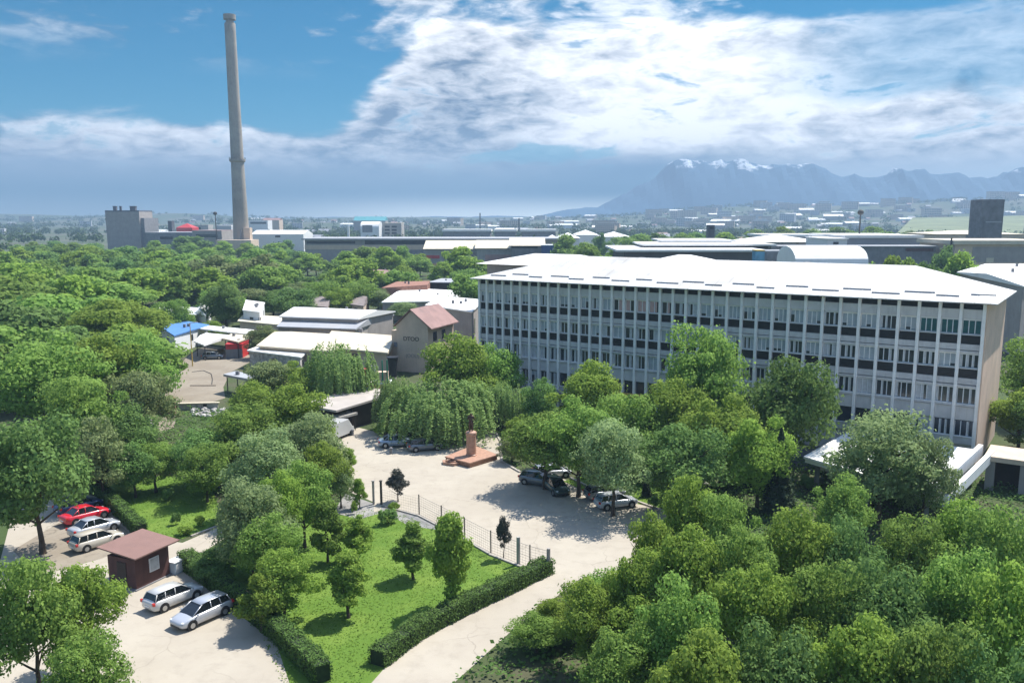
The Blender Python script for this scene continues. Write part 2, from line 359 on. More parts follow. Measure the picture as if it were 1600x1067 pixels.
def broad_crown(Hh, Rr, z0, nc, nl, leaf, style='broad'):
    rz = (Hh - z0) / 2; cz = z0 + rz
    C = []; Rc = []; ph = rng.uniform(0, 6)
    k = 0
    while len(C) < nc:
        d = dirs(1)[0]; rr = rng.uniform(.30, .92) * (1 + .16 * math.sin(3 * math.atan2(d[1], d[0]) + ph) * (1 - abs(d[2])))
        if d[2] < -.55 and rng.random() < .7: continue
        t = 1 - .18 * max(0, d[2]) if style == 'broad' else 1
        p = np.array([d[0] * Rr * rr * t, d[1] * Rr * rr * t, cz + d[2] * rz * rr])
        if style == 'tall':
            q = (p[2] - z0) / (Hh - z0); f = (1 - q) ** .6 * 1.1 * min(1, .5 + q * 3); p[0] *= f; p[1] *= f
        C.append(p); Rc.append(Rr * rng.uniform(.15, .42) * (1.15 - .35 * rr) * (1.0 if style == 'tall' else 1))
    C = np.array(C); Rc = np.array(Rc)
    idx = rng.choice(nc, nl, p=Rc ** 2 / (Rc ** 2).sum()); d = dirs(nl); d[:, 2] = d[:, 2] * .9 + .12
    rad = Rc[idx] * np.where(rng.random(nl) < .13, rng.uniform(1.0, 1.42, nl), rng.uniform(.70, 1.08, nl))
    # ragged surface: extra lumpiness per direction
    Pp = C[idx] + d * rad[:, None] * np.array([1, 1, .78])
    keep = np.ones(nl, bool)
    for c, r in zip(C, Rc):
        q = (Pp - c) / np.array([1, 1, .78]); keep &= (q ** 2).sum(1) > (r * .58) ** 2
    Pp = Pp[keep]; d = d[keep]
    return Pp, d * 1.0 + rng.normal(size=d.shape) * .42
def willow_crown(Hh, Rr, z0, ns, per):
    P_ = []; N_ = []; U = []
    # lumpy dome of hanging strands: strands gather in sheaves
    sheaf = dirs(46); sheaf[:, 2] = abs(sheaf[:, 2]); srad = rng.uniform(.45, 1.0, 46); slen = rng.uniform(.5, 1.25, 46)
    for i in range(ns):
        j = rng.integers(46); d = sheaf[j] + rng.normal(size=3) * .19; d /= np.linalg.norm(d)
        rr = srad[j] * rng.uniform(.93, 1.04)
        top = np.array([d[0] * Rr * rr, d[1] * Rr * rr, z0 + (Hh - z0) * (.42 + .58 * max(d[2], 0) * rr)])
        L = (Hh - z0) * .62 * slen[j] * rng.uniform(.6, 1.1); L = min(L, top[2] - z0 * .35)
        t = np.sort(rng.random(per))
        out = np.array([d[0], d[1], 0])
        pts = top + np.outer(np.sin(t * 1.5) * .5 * Rr * .22, out) + np.outer(-t ** 1.25 * L, [0, 0, 1]) + rng.normal(size=(per, 3)) * .07
        P_.append(pts); N_.append(np.tile(out + np.array([0, 0, .45]), (per, 1)) + rng.normal(size=(per, 3)) * .45)
        U.append(np.tile(np.array([-d[1], d[0], 0]), (per, 1)))
    return np.concatenate(P_), np.concatenate(N_), np.concatenate(U)
def conifer_crown(Hh, Rr, z0, n):
    t = rng.random(n) ** 1.4; z = z0 + t * (Hh - z0); tier = .72 + .28 * ((t * 11) % 1)[:]
    r = Rr * (1 - t) ** .85 * tier * rng.uniform(.55, 1.0, n); a = rng.random(n) * 6.283; lob = .8 + .2 * np.sin(a * 7 + np.floor(t * 11))
    C = np.stack([np.cos(a) * r * lob, np.sin(a) * r * lob, z - r * .18], 1)
    return C, np.stack([np.cos(a) * .5, np.sin(a) * .5, np.full(n, .8)], 1) + rng.normal(size=(n, 3)) * .45
def trunk_mesh(Hh, Rr, z0, seed, n_limb=7, r0=None):
    rd = random.Random(seed); b = MB(); r0 = r0 or Hh * .022
    p = Vector((0, 0, -.1)); r = r0 * 1.25; top = z0 + (Hh - z0) * .6; segs = 6
    pts = [p]
    for i in range(1, segs + 1):
        q = Vector((rd.uniform(-.12, .12) * i * .5, rd.uniform(-.12, .12) * i * .5, top * i / segs)); r2 = r0 * (1 - .75 * i / segs)
        b.tube(p, q, r, r2, 8); p, r = q, r2; pts.append(q)
    for k in range(n_limb):
        i = rd.randint(2, segs - 1); a = 6.283 * k / n_limb + rd.uniform(-.3, .3); s = pts[i]
        m_ = s + Vector((math.cos(a) * Rr * .35, math.sin(a) * Rr * .35, Hh * .10)); e = m_ + Vector((math.cos(a + .3) * Rr * .35, math.sin(a + .3) * Rr * .35, Hh * .12))
        b.tube(s, m_, r0 * .42, r0 * .26, 6); b.tube(m_, e, r0 * .26, r0 * .08, 5)
    return b.mesh('trunk', M_bark)
PROTO = {}
def proto(key, kind, m, n=2, Hh=10, Rr=4.2, z0=.8, nc=58, nl=15000, leaf=.17):
    L = []
    for i in range(n):
        if kind == 'willow':
            c, nn, u = willow_crown(Hh, Rr, z0, 900, 46); me = quads_mesh('crown', c, nn, .125, m, aspect=1.0)
        elif kind == 'conifer':
            c, nn = conifer_crown(Hh, Rr, z0, nl); me = quads_mesh('crown', c, nn, leaf, m)
        else:
            c, nn = broad_crown(Hh, Rr, z0, nc, nl, leaf, kind); me = quads_mesh('crown', c, nn, leaf, m)
        L.append((me, trunk_mesh(Hh, Rr, z0, i * 7 + len(PROTO)), Hh, Rr))
    PROTO[key] = L
proto('broad', 'broad', L_broad, 3, nl=19000, leaf=.15)
proto('bright', 'broad', L_bright, 3, nl=19000, leaf=.15, nc=40)
proto('dark', 'broad', L_dark, 2, nl=18000, leaf=.16)
proto('silver', 'broad', L_silver, 2, nl=19000, leaf=.14, nc=60)
proto('olive', 'broad', L_olive, 2, nl=17000, leaf=.16)
proto('willow', 'willow', L_willow, 2, Hh=10, Rr=5.0, z0=1.2)
proto('conifer', 'conifer', L_conifer, 1, Hh=10, Rr=2.6, z0=.5, nl=12000, leaf=.16)
proto('young', 'tall', L_bright, 3, Hh=6, Rr=1.9, z0=.35, nc=48, nl=11000, leaf=.11)
proto('youngdark', 'tall', L_broad, 2, Hh=6, Rr=1.9, z0=.2, nc=48, nl=11000, leaf=.11)
proto('purple', 'tall', L_purple, 2, Hh=4, Rr=1.6, z0=.5, nc=34, nl=7000, leaf=.085)
proto('bush', 'broad', L_dark, 2, Hh=1.2, Rr=.9, z0=.05, nc=16, nl=1600, leaf=.07)
proto('bushbright', 'broad', L_bright, 2, Hh=1.2, Rr=.9, z0=.05, nc=16, nl=1600, leaf=.07)
proto('f_broad', 'broad', L_broad, 3, nl=5200, leaf=.30, nc=34)
proto('f_bright', 'broad', L_bright, 2, nl=5200, leaf=.30, nc=34)
proto('f_dark', 'broad', L_dark, 2, nl=5200, leaf=.30, nc=34)
proto('f_olive', 'broad', L_olive, 2, nl=5200, leaf=.30, nc=34)
TREES = []
trd = random.Random(5)
def tree_at(x, y, Ht, Rm, key, label, group=None, name=None, cat='tree', trunk=True):
    me, tm, H0, R0 = trd.choice(PROTO[key])
    nm = name or {'willow': 'weeping_tree', 'conifer': 'conifer_tree'}.get(key, 'leafy_tree')
    o = thing(nm, label, cat, (x, y, 0), trd.uniform(0, 6.28), group)
    s = (Rm / R0, Rm / R0, Ht / H0); o.scale = s
    c = bpy.data.objects.new('crown', me); col.objects.link(c); c.parent = o
    if trunk: t = bpy.data.objects.new('trunk', tm); col.objects.link(t); t.parent = o
    TREES.append((x, y, Rm)); return o
def tree_px(px, ytop, Ht, Rpx, key, label, **k):
    p = P(px, ytop, Ht); D = math.hypot(p.y, CAM_H - Ht)
    return tree_at(p.x, p.y, Ht, Rpx * D / FPX, key, label, **k)
def bush_px(px, ybase, Ht, Rpx, key, label, **k):
    p = P(px, ybase); return tree_at(p.x, p.y, Ht, Rpx * math.hypot(p.y, CAM_H) / FPX, key, label, trunk=k.pop('trunk', True), **k)
T = [
 # trees before the office block
 (1100, 503, 15.5, 66, 'broad', 'tall round tree standing highest before the middle of the grey office block'),
 (1240, 546, 13.5, 66, 'dark', 'dark full tree before the office block, just right of the tallest round tree'),
 (925, 560, 10.5, 58, 'bright', 'round tree before the office block doorway, right of the dark recess'),
 (1052, 588, 10.5, 62, 'bright', 'bright crown rising below and left of the tallest tree by the office block'),
 (985, 606, 9.5, 56, 'broad', 'mid green crown between the doorway tree and the tallest tree'),
 (1130, 606, 10.5, 66, 'bright', 'bright leafy tree right below the tallest tree before the office block'),
 (1190, 640, 9.5, 56, 'bright', 'yellow green tree in front of the dark full tree by the office block'),
 (1070, 655, 9, 66, 'dark', 'dark shaded tree in the belt between plaza lawn and office block'),
 (1385, 632, 11, 82, 'silver', 'wide silvery green tree spreading over the white entrance canopy'),
 (1452, 672, 9.0, 46, 'silver', 'silvery crown between the wide canopy tree and the end of the office block'),
 (852, 640, 8.2, 62, 'broad', 'leafy tree right of the monument, at the curved kerb'),
 (905, 620, 10, 62, 'broad', 'leafy tree with dark trunk standing over the cars beside the plaza'),
 (960, 648, 9.5, 60, 'silver', 'pale green tree behind the roadside lawn'),
 (845, 588, 7.5, 30, 'dark', 'small dark tree at the recess in the office block ground floor'),
 (715, 518, 12, 56, 'bright', 'bright round tree before the cream gabled house'),
 (775, 536, 10, 44, 'broad', 'green tree between the gabled house and the left end of the office block'),
 (692, 586, 7.9, 84, 'willow', 'broad weeping tree hanging over the plaza behind the monument'),
 (786, 592, 6.6, 40, 'willow', 'smaller weeping tree right behind the monument tree'),
 (620, 583, 7.5, 36, 'willow', 'weeping tree at the left flank of the broad monument willow'),
 (530, 528, 10.5, 56, 'willow', 'dark weeping tree behind the brown gatehouse'),
 (478, 556, 8, 40, 'bright', 'bright tree left of the weeping tree behind the gatehouse'),
 (422, 556, 7.5, 40, 'olive', 'grey green tree beside the pale flat canopy in the yard'),
 (392, 594, 7.2, 42, 'bright', 'bright tree below the pale flat canopy in the yard'),
 (455, 598, 9.4, 58, 'bright', 'tall bright tree left of the brown gatehouse'),
 (385, 628, 8.3, 64, 'broad', 'large tree in the middle of the left belt, below the yard'),
 (480, 640, 8.6, 54, 'silver', 'pale green tree at the plaza edge in front of the gatehouse'),
 (318, 668, 6.2, 50, 'dark', 'dark tree below the yard entrance'),
 (420, 668, 8.3, 60, 'silver', 'silvery tree below the large left belt tree'),
 (238, 690, 5.2, 40, 'broad', 'tree at the head of the left lawn, by the garden path'),
 (318, 690, 6.0, 38, 'broad', 'tree casting shade on the right side of the left lawn'),
 (152, 650, 8.5, 48, 'olive', 'knotty yellow green tree at the top of the car park'),
 (205, 684, 6.0, 36, 'dark', 'dark tree right of the knotty yellow green tree'),
 (504, 690, 6.6, 40, 'bright', 'slim bright tree leaning over the left edge of the plaza'),
 (470, 715, 7.7, 48, 'broad', 'round tree between the path end and the plaza gate'),
 (388, 742, 8.2, 58, 'silver', 'grey green tree at the end of the cream path'),
 (335, 856, 2.7, 36, 'dark', 'low dark tree beside the cream path right of the booth'),
 (416, 800, 6.3, 50, 'broad', 'mid green tree at the left edge of the main lawn'),
 (440, 856, 5.2, 48, 'bright', 'bright tree on the lower left of the main lawn'),
 (508, 772, 5.6, 28, 'youngdark', 'slim tree at the upper left corner of the main lawn'),
 (405, 885, 4.6, 36, 'young', 'young tree beside the dark hedge on the main lawn'),
 (875, 928, 3.2, 40, 'bright', 'low bright tree at the foot of the near grove, beside the road'),
 (838, 958, 2.6, 40, 'broad', 'low broad tree overhanging the road at the bottom'),
 (945, 890, 4.4, 44, 'broad', 'mid green tree at the road corner below the hedge end'),
 (1000, 930, 5.5, 50, 'bright', 'bright tree between the road and the low grove'),
 (440, 735, 7.5, 40, 'bright', 'bright tree between the two silvery trees left of the plaza'),
 (530, 720, 4.6, 26, 'silver', 'pale slim tree at the left kerb of the plaza'),
 (345, 448, 9.5, 34, 'broad', 'mid green tree behind the slate blue workshop'),
 (385, 446, 9, 32, 'olive', 'olive tree behind the white cube shaped building'),
 (425, 452, 8, 30, 'dark', 'dark tree left behind the white roofed warehouse'),
 (455, 446, 9.5, 34, 'dark', 'dark tree behind the middle of the white roofed warehouse'),
 (470, 440, 9, 30, 'olive', 'olive tree left of the left cottage'),
 (530, 448, 8.5, 26, 'bright', 'bright tree between the two grey brown cottages'),
 (590, 450, 7.5, 22, 'silver', 'silvery tree right of the right cottage'),
 (500, 436, 10, 34, 'broad', 'mid green tree behind the left cottage'),
 (560, 436, 10, 34, 'broad', 'mid green tree behind the right cottage'),
 (270, 466, 9, 30, 'broad', 'tree left behind the slate blue workshop'),
 (632, 470, 5.5, 26, 'silver', 'silvery tree between the two white roofs left of the gabled house'),
 (668, 462, 5.5, 22, 'bright', 'bright tree before the white roofed hall'),
 (330, 500, 4.5, 18, 'bright', 'small bright tree right of the blue roof'),
 # left foreground
 (120, 880, 7, 58, 'bright', 'bright tree in the near left corner beside the booth'),
 (40, 860, 9, 70, 'broad', 'large tree beyond the left edge of the car park'),
 (130, 990, 6, 60, 'broad', 'tree at the very bottom left below the parked cars'),
 # left wood front
 (175, 466, 13, 78, 'bright', 'tall bright tree left of the blue roofed shed, highest of the near wood'),
 (212, 516, 13, 56, 'broad', 'broad tree hanging over the left side of the yard'),
 (150, 520, 13, 70, 'bright', 'light green tree left of the tree over the yard'),
 (215, 566, 10, 50, 'olive', 'olive tree at the left yard edge, in front of the broad one'),
 (120, 580, 12, 70, 'broad', 'green tree at the left of the yard, lower part of the wood'),
 (70, 520, 14, 90, 'broad', 'large tree at the far left of the near wood'),
 (45, 640, 12, 80, 'dark', 'large dark tree left of the knotty yellow green one'),
 (195, 622, 9, 46, 'dark', 'dark tree above the knotty yellow green tree'),
 (350, 440, 12, 34, 'dark', 'round dark green tree behind the white sheds'),
 (410, 508, 6.5, 26, 'olive', 'small tree between the cream flat roof and the white canopy'),
 # right mass
 (1078, 738, 9, 52, 'bright', 'bright tree right of the roadside lawn'),
 (1138, 764, 9, 52, 'broad', 'tree in the near grove right of the plaza road'),
 (1020, 800, 8.5, 44, 'bright', 'bright tree shading the right edge of the plaza road'),
 (1075, 820, 9, 62, 'bright', 'bright tree in the middle of the near grove'),
 (1000, 858, 7.5, 50, 'bright', 'tree at the road corner opposite the hedge end'),
 (1165, 818, 9, 60, 'broad', 'mid green tree in the near grove, below the spruce'),
 (1245, 788, 9, 62, 'bright', 'bright tree below the entrance canopy'),
 (1320, 742, 7.0, 46, 'broad', 'tree tucked under the front edge of the entrance canopy'),
 (1330, 800, 8.5, 52, 'dark', 'dark tree below the entrance canopy, in the near grove'),
 (1425, 800, 7.5, 54, 'broad', 'tree below the lower tip of the entrance canopy'),
 (1508, 776, 8, 50, 'bright', 'bright tree at the foot of the peach end wall'),
 (1555, 780, 9.5, 60, 'broad', 'tree in front of the peach end wall at the right edge'),
 (920, 905, 6, 52, 'bright', 'bright tree at the foot of the near grove beside the road'),
 (1060, 905, 8, 66, 'broad', 'tree at the bottom of the near grove'),
 (1180, 880, 8.5, 66, 'bright', 'bright tree low in the near grove, left of the darker ones'),
 (1290, 868, 8.5, 66, 'broad', 'mid green tree low in the near grove'),
 (1400, 868, 9, 70, 'dark', 'dark tree low on the right side of the near grove'),
 (1500, 852, 9, 66, 'broad', 'broad tree low at the right edge'),
 (1590, 880, 10, 70, 'bright', 'bright tree at the far right bottom'),
 (980, 975, 5.5, 66, 'broad', 'tree at the bottom beside the road'),
 (1100, 985, 8, 76, 'bright', 'bright tree at the very bottom of the near grove'),
 (1230, 965, 8, 72, 'dark', 'dark tree at the very bottom of the near grove'),
 (1350, 960, 8.5, 76, 'bright', 'bright tree at the bottom right of the near grove'),
 (1470, 960, 9, 76, 'broad', 'broad tree at the bottom right corner'),
 (1590, 990, 9, 80, 'dark', 'dark tree in the bottom right corner'),
]
for px, yt, Ht, Rp, key, lab in T: tree_px(px, yt, Ht, Rp * 1.1, key, lab, group='broadleaf trees of the park' if key != 'willow' else 'weeping trees by the plaza')
for px, yb, Ht, Rp, key, lab, nm in [
 (646, 905, 4.6, 34, 'youngdark', 'young bushy tree in the middle of the main lawn', 'young_tree'),
 (706, 948, 8.0, 38, 'young', 'tall young tree with yellow green top on the main lawn', 'young_tree'),
 (545, 965, 5.2, 40, 'young', 'young tree near the bottom of the main lawn', 'young_tree'),
 (560, 880, 4.4, 30, 'young', 'loose young tree left of the bushy one on the main lawn', 'young_tree'),
 (622, 784, 3.3, 21, 'purple', 'grey purple small tree beside the plaza gate posts', 'young_tree'),
 (787, 872, 3.9, 14, 'purple', 'small grey purple tree on a thin stem outside the wire fence', 'young_tree'),
 (562, 794, 3.2, 14, 'young', 'thin young tree in the gravel beside the gate posts', 'young_tree'),
 (1215, 800, 8.0, 36, 'conifer', 'dark spruce between the near grove and the entrance canopy', 'conifer_tree'),
 (1182, 760, 6.5, 30, 'conifer', 'dark conifer just left of the tall spruce', 'conifer_tree'),
 (1010, 776, 2.2, 12, 'conifer', 'small dark conifer on the roadside lawn', 'conifer_tree'),
 (275, 820, 1.3, 9, 'bush', 'small round bush on the left lawn near the booth', 'bush'),
 (264, 782, 1.4, 12, 'bush', 'bush at the back of the left lawn casting a dark shadow', 'bush'),
 (606, 818, 1.6, 20, 'bush', 'dark low bush at the top of the main lawn', 'bush'),
 (615, 800, 1.1, 11, 'bushbright', 'yellow green bush behind the dark low bush', 'bush'),
 (554, 803, 1.3, 6, 'bushbright', 'narrow clipped bush at the gravel bed', 'bush'),
 (312, 822, 1.2, 9, 'bushbright', 'bright bush at the edge of the cream path', 'bush'),
 (290, 836, 1.0, 16, 'bushbright', 'low bushes between the left lawn and the path', 'bush'),
 (600, 678, 1.5, 20, 'bushbright', 'sunlit bush in front of the brown gatehouse', 'bush'),
 (648, 680, 1.6, 16, 'bushbright', 'sunlit bush under the broad weeping tree', 'bush'),
 (950, 748, 1.4, 16, 'bushbright', 'bright bush at the back of the roadside lawn', 'bush'),
 (975, 752, 1.2, 14, 'bush', 'dark bush at the back of the roadside lawn', 'bush'),
 (1020, 795, 1.2, 10, 'bush', 'dark bush at the front tip of the roadside lawn', 'bush'),
 (1262, 765, 1.8, 16, 'bush', 'brownish shrub below the dark road by the spruce', 'bush'),
 (800, 722, 3.2, 24, 'olive', 'flowering bush right of the monument behind the curved kerb', 'bush'),
 (812, 690, 3.6, 24, 'bright', 'bright bush behind the curved kerb', 'bush'),
 (545, 742, 3.4, 16, 'young', 'slim bush at the left edge of the plaza', 'young_tree'),
 (612, 545, 0, 0, None, None, None)]:
    if key: bush_px(px, yb, Ht, Rp, key, lab, name=nm, cat='tree' if nm != 'bush' else 'bush')

def inpoly(x, y, W):
    ins = False
    for i in range(len(W)):
        a, b_ = W[i], W[i - 1]
        if (a[1] > y) != (b_[1] > y) and x < (b_[0] - a[0]) * (y - a[1]) / (b_[1] - a[1]) + a[0]: ins = not ins
    return ins
def cover(name, label, polys, n, excl, m, hh, size, seed, cat='undergrowth'):
    g = random.Random(seed); Cs = []; EX = [[tuple(P(*q).xy) for q in e] for e in excl]
    for poly in polys:
        W = [tuple(P(*q).xy) for q in poly]; xs = [q[0] for q in W]; ys = [q[1] for q in W]
        ar = abs(sum(W[i][0] * W[i - 1][1] - W[i - 1][0] * W[i][1] for i in range(len(W)))) / 2
        for _ in range(int(n * ar * (max(xs) - min(xs)) * (max(ys) - min(ys)) / max(ar, 1))):
            x = g.uniform(min(xs), max(xs)); y = g.uniform(min(ys), max(ys))
            if not inpoly(x, y, W) or any(inpoly(x, y, e) for e in EX): continue
            h = hh * (.35 + max(0, math.sin(x * .8 + 2 * math.sin(y * .5)) * math.sin(y * .7 + x * .2)))
            Cs.append((x, y, g.random() * h + .03))
    C = np.array(Cs); N_ = rng.normal(size=C.shape) * .5 + np.array([0, 0, 1.])
    o = bpy.data.objects.new(name, quads_mesh(name, C, N_, size, m)); col.objects.link(o); tag(o, label, cat, kind='stuff')
park = [[(690, 1085), (785, 985), (905, 905), (1010, 905), (1110, 850), (1060, 800), (1200, 720), (1450, 700), (1640, 760), (1700, 1070), (760, 1070)],
        [(735, 668), (800, 640), (1240, 680), (1240, 760), (1060, 800), (900, 745), (812, 736), (786, 720)],
        [(100, 700), (250, 640), (520, 640), (545, 765), (520, 800), (420, 830), (345, 850), (338, 815), (330, 760), (200, 750), (140, 765)],
        [(345, 900), (420, 840), (470, 880), (470, 960), (430, 970)]]
cover('undergrowth', 'low leafy undergrowth beneath the park trees', park, 11.0, [plaza_pts, [(148, 768), (190, 752), (260, 742), (330, 760), (345, 800), (338, 820), (285, 842), (224, 838)]], L_hedge, .75, .16, 3)
lawns = [[(345, 850), (420, 830), (500, 812), (580, 796), (640, 806), (726, 846), (767, 868), (826, 892), (852, 897), (650, 988), (560, 1070), (440, 1070), (380, 920)], [(148, 768), (190, 752), (260, 742), (330, 760), (345, 800), (338, 820), (285, 842), (224, 838)], [(880, 752), (925, 740), (1000, 750), (1060, 770), (1060, 800), (1010, 790), (930, 775)]]
L_grass = leaf_mat('grass_tufts', (.110, .200, .030), (.185, .280, .050), .45)
cover('lawn_grass', 'short bright grass of the lawns', lawns, 26.0, [], L_grass, .10, .07, 9, 'grass')

# ------------------------------------------------------------------ buildings
BLD = []     # footprint circles kept clear of trees
def keep_clear(c, r): BLD.append((c.x, c.y, r))
def qb(name, label, quad, h, roof, wall, over=.5, th=.25, rise=0, axis=0, cat='building', group=None, windows=0, doors=0, wallz=0.0, open_=False, base=0.0):
    """building whose roof outline at eave height h is read off the picture (left, front, right, back)"""
    W = [P(x, y, h) for x, y in quad]; c = sum(W, Vector()) / 4
    root = thing(name, label, cat, (c.x, c.y, 0), 0, group)
    L = [(p - Vector((c.x, c.y, 0))) for p in W]
    keep_clear(c, max(p.xy.length for p in L) * .85)
    def inset(k):
        out = []
        for p in L:
            l = p.xy.length; out.append((p.x * (1 - k / l), p.y * (1 - k / l)))
        return out
    if open_:
        for q in inset(over + .2):
            MB().tube((q[0], q[1], 0), (q[0], q[1], h), .09, .09, 6).build('post', M_post, root)
    else:
        MB().prism(inset(over), 0, h - .02).build('wall', wall, root)
    if rise == 0:
        MB().prism([(p.x, p.y) for p in L], h, h + th).build('roof', roof, root)
    else:
        b = MB(); pts = [(p.x, p.y) for p in L]
        e = [Vector((x, y, h)) for x, y in pts]
        if axis == 0: m1 = (e[0] + e[1]) / 2; m2 = (e[2] + e[3]) / 2; side = ((0, 3), (1, 2))
        else: m1 = (e[1] + e[2]) / 2; m2 = (e[3] + e[0]) / 2
        m1 = m1 + Vector((0, 0, rise)); m2 = m2 + Vector((0, 0, rise))
        vs = e + [m1, m2]; lo = [v - Vector((0, 0, th)) for v in e]
        if axis == 0: fs = [(1, 2, 5, 4), (3, 0, 4, 5), (0, 1, 4), (2, 3, 5)]
        else: fs = [(2, 3, 5, 4), (0, 1, 4, 5), (1, 2, 4), (3, 0, 5)]
        b.add(vs + lo, fs + [(6, 7, 1, 0), (7, 8, 2, 1), (8, 9, 3, 2), (9, 6, 0, 3), (9, 8, 7, 6)]); b.build('roof', roof, root)
    q = inset(over)
    def face_items(i0, i1, n, nm, m_, w, z0, z1):
        a = Vector((*q[i0], 0)); b_ = Vector((*q[i1], 0)); d = b_ - a; ln = d.length; d.normalize(); nrm = Vector((d.y, -d.x, 0))
        if nrm.dot(Vector((c.x, c.y, 0))) > 0: nrm = -nrm
        for k in range(n):
            m0 = a + d * ln * (k + .5) / n + nrm * .03
            MB().prism([tuple((m0 - d * w / 2 - nrm * .05)[:2]), tuple((m0 + d * w / 2 - nrm * .05)[:2]), tuple((m0 + d * w / 2 + nrm * .03)[:2]), tuple((m0 - d * w / 2 + nrm * .03)[:2])], z0, z1).build(nm, m_, root)
    if windows: face_items(1, 2, windows, 'window', M_pane, 1.3, h * .45, h * .8); face_items(0, 1, max(1, windows // 2), 'window', M_pane, 1.3, h * .45, h * .8)
    if rise == 0 or h > 4.1:
        vr = random.Random(name + label)
        for k in range(vr.choice([1, 2, 3])):
            s_, t_ = vr.uniform(.25, .75), vr.uniform(.3, .7); pa = L[0].lerp(L[1], s_).lerp(L[3].lerp(L[2], s_), t_)
            if axis == 0: q_ = 1 - abs(2 * s_ - 1)
            else: q_ = 1 - abs(2 * t_ - 1)
            zz = h + max(rise * q_, th if rise == 0 else 0); MB().box(pa.x - .25, pa.y - .25, zz - .1, pa.x + .25, pa.y + .25, zz + vr.uniform(.4, .9)).build('roof_vent', M_dconc, root)
    if doors: face_items(0, 1, doors, 'door', M_dconc, 1.6, 0, min(2.4, h * .7))
    return root
def fb(name, label, x0, x1, ytop, D, depth, wall, roof, over=0, th=.4, rise=0, strips=(), cat='building', rot=0, group=None, zb=0.0, roofkind='flat'):
    """far building: front wall between picture columns x0..x1 at distance D, wall top at row ytop; strips = (name, x0, x1, ytop, ybot, material)"""
    a = PD(x0, ytop, D); b_ = PD(x1, ytop, D); Wd = b_.x - a.x; h = a.z
    root = thing(name, label, cat, (a.x, D, zb), rot, group); h -= zb
    MB().box(0, 0, 0, Wd, depth, h).build('wall', wall, root)
    b = MB()
    if roofkind == 'flat': b.box(-over, -over, h + .003, Wd + over, depth + over, h + th)
    elif roofkind == 'hip':
        r = min(Wd, depth) / 2 + over; b.add([(-over, -over, h), (Wd + over, -over, h), (Wd + over, depth + over, h), (-over, depth + over, h), (min(r, Wd * .5) - over * 0, depth / 2, h + rise), (max(Wd - r, Wd * .5), depth / 2, h + rise)], [(0, 1, 5, 4), (1, 2, 5), (2, 3, 4, 5), (3, 0, 4), (3, 2, 1, 0)])
    elif roofkind == 'gable':
        b.add([(-over, -over, h), (Wd + over, -over, h), (Wd + over, depth + over, h), (-over, depth + over, h), (-over, depth / 2, h + rise), (Wd + over, depth / 2, h + rise)], [(0, 1, 5, 4), (1, 2, 5), (2, 3, 4, 5), (3, 0, 4), (3, 2, 1, 0)])
    elif roofkind == 'barrel':
        n = 12; pr = [(depth / 2 - math.cos(math.pi * i / n) * (depth / 2 + over), h + math.sin(math.pi * i / n) * rise) for i in range(n + 1)]
        vs = [(-over, y, z) for y, z in pr] + [(Wd + over, y, z) for y, z in pr]; m_ = n + 1
        b.add(vs, [(i, m_ + i, m_ + i + 1, i + 1) for i in range(n)] + [tuple(range(n, -1, -1)), tuple(range(m_, 2 * m_)), (0, n, m_ + n, m_)])
    b.build('roof', roof, root)
    BLD.append((a.x + Wd / 2, D + depth / 2, 0, Wd / 2 + 6, depth / 2 + 7))
    for i, (nm, sx0, sx1, sy0, sy1, m_) in enumerate(strips):
        p = PD(sx0, sy0, D); q = PD(sx1, sy1, D)
        MB().box(p.x - a.x, -.16 - .003 * i, max(q.z, .05) - zb, q.x - a.x, .05, p.z - zb).build(nm, m_, root)
    return root

# ---- main office block ----
A = P(747, 438, 17.8); B = P(1540, 478, 17.8)
u = Vector((B.x - A.x, B.y - A.y, 0)); LEN = u.length; u.normalize()
ob = thing('office_building', 'long grey office block with white hipped roof, rows of pillared windows and dark-painted voids', 'building', (A.x, A.y, 0), math.atan2(u.y, u.x))
WD = 18.0; cols = [.12, 1.5, 2.9, 4.4, 5.95, 7.5, 9.1, 10.7, 12.3, 14.0, 15.75, 17.4, 19.1, 20.8, 22.5, 24.3, 26.05, 27.8, 29.6, 31.4, 33.2, 35.0, 36.8, 38.7, 40.6, 42.5, 44.45, 46.4, 48.4, 50.4, 52.4, 54.5, 56.6, 58.7, 60.8, 62.9, 65.0, LEN - .05]
MB().box(0, .55, 0, LEN - .0, WD, 17.9).build('wall', M_wall, ob)
MB().box(LEN, .2, 0, LEN + .25, WD, 17.9).build('end_wall', M_peach, ob)
MB().box(-.2, .2, 0, 0, WD, 17.9).build('end_wall', M_taupe, ob)
# roof: hipped, thin edge
ro = .75; rz = 18.02
b = MB(); x0, x1, y0, y1 = -1.0, LEN + 1.2, -ro, WD + ro
rid = 21.35
b.add([(x0, y0, rz), (x1, y0, rz), (x1, y1, rz), (x0, y1, rz), (x0, y0, rz + .1), (x1, y0, rz + .1), (x1, y1, rz + .1), (x0, y1, rz + .1), (11.5, 9, rid), (58.5, 9, rid)],
      [(3, 2, 1, 0), (0, 1, 5, 4), (1, 2, 6, 5), (2, 3, 7, 6), (3, 0, 4, 7), (4, 5, 9, 8), (5, 6, 9), (6, 7, 8, 9), (7, 4, 8)])
M_mainroof = mat('white_sheet_roof', (.58, .57, .545), .5, .05, .3, dirt=(.36, .335, .29), dirt_scale=.18, dirt_amt=.55)
rr = random.Random(3)
def GUARDS():
    for i in range(20):                      # snow guards near the eave
        s = 2 + i * 3.35; yy = .6 + (i % 2) * .7 + rr.uniform(-.1, .1); z = rz + .1 + (yy + ro) * (rid - rz - .1) / (9 + ro)
        MB().box(s, yy - .03, z + .01, s + 2.2 + rr.random(), yy + .03, z + .15).build('snow_guard', M_greyroof, roof)
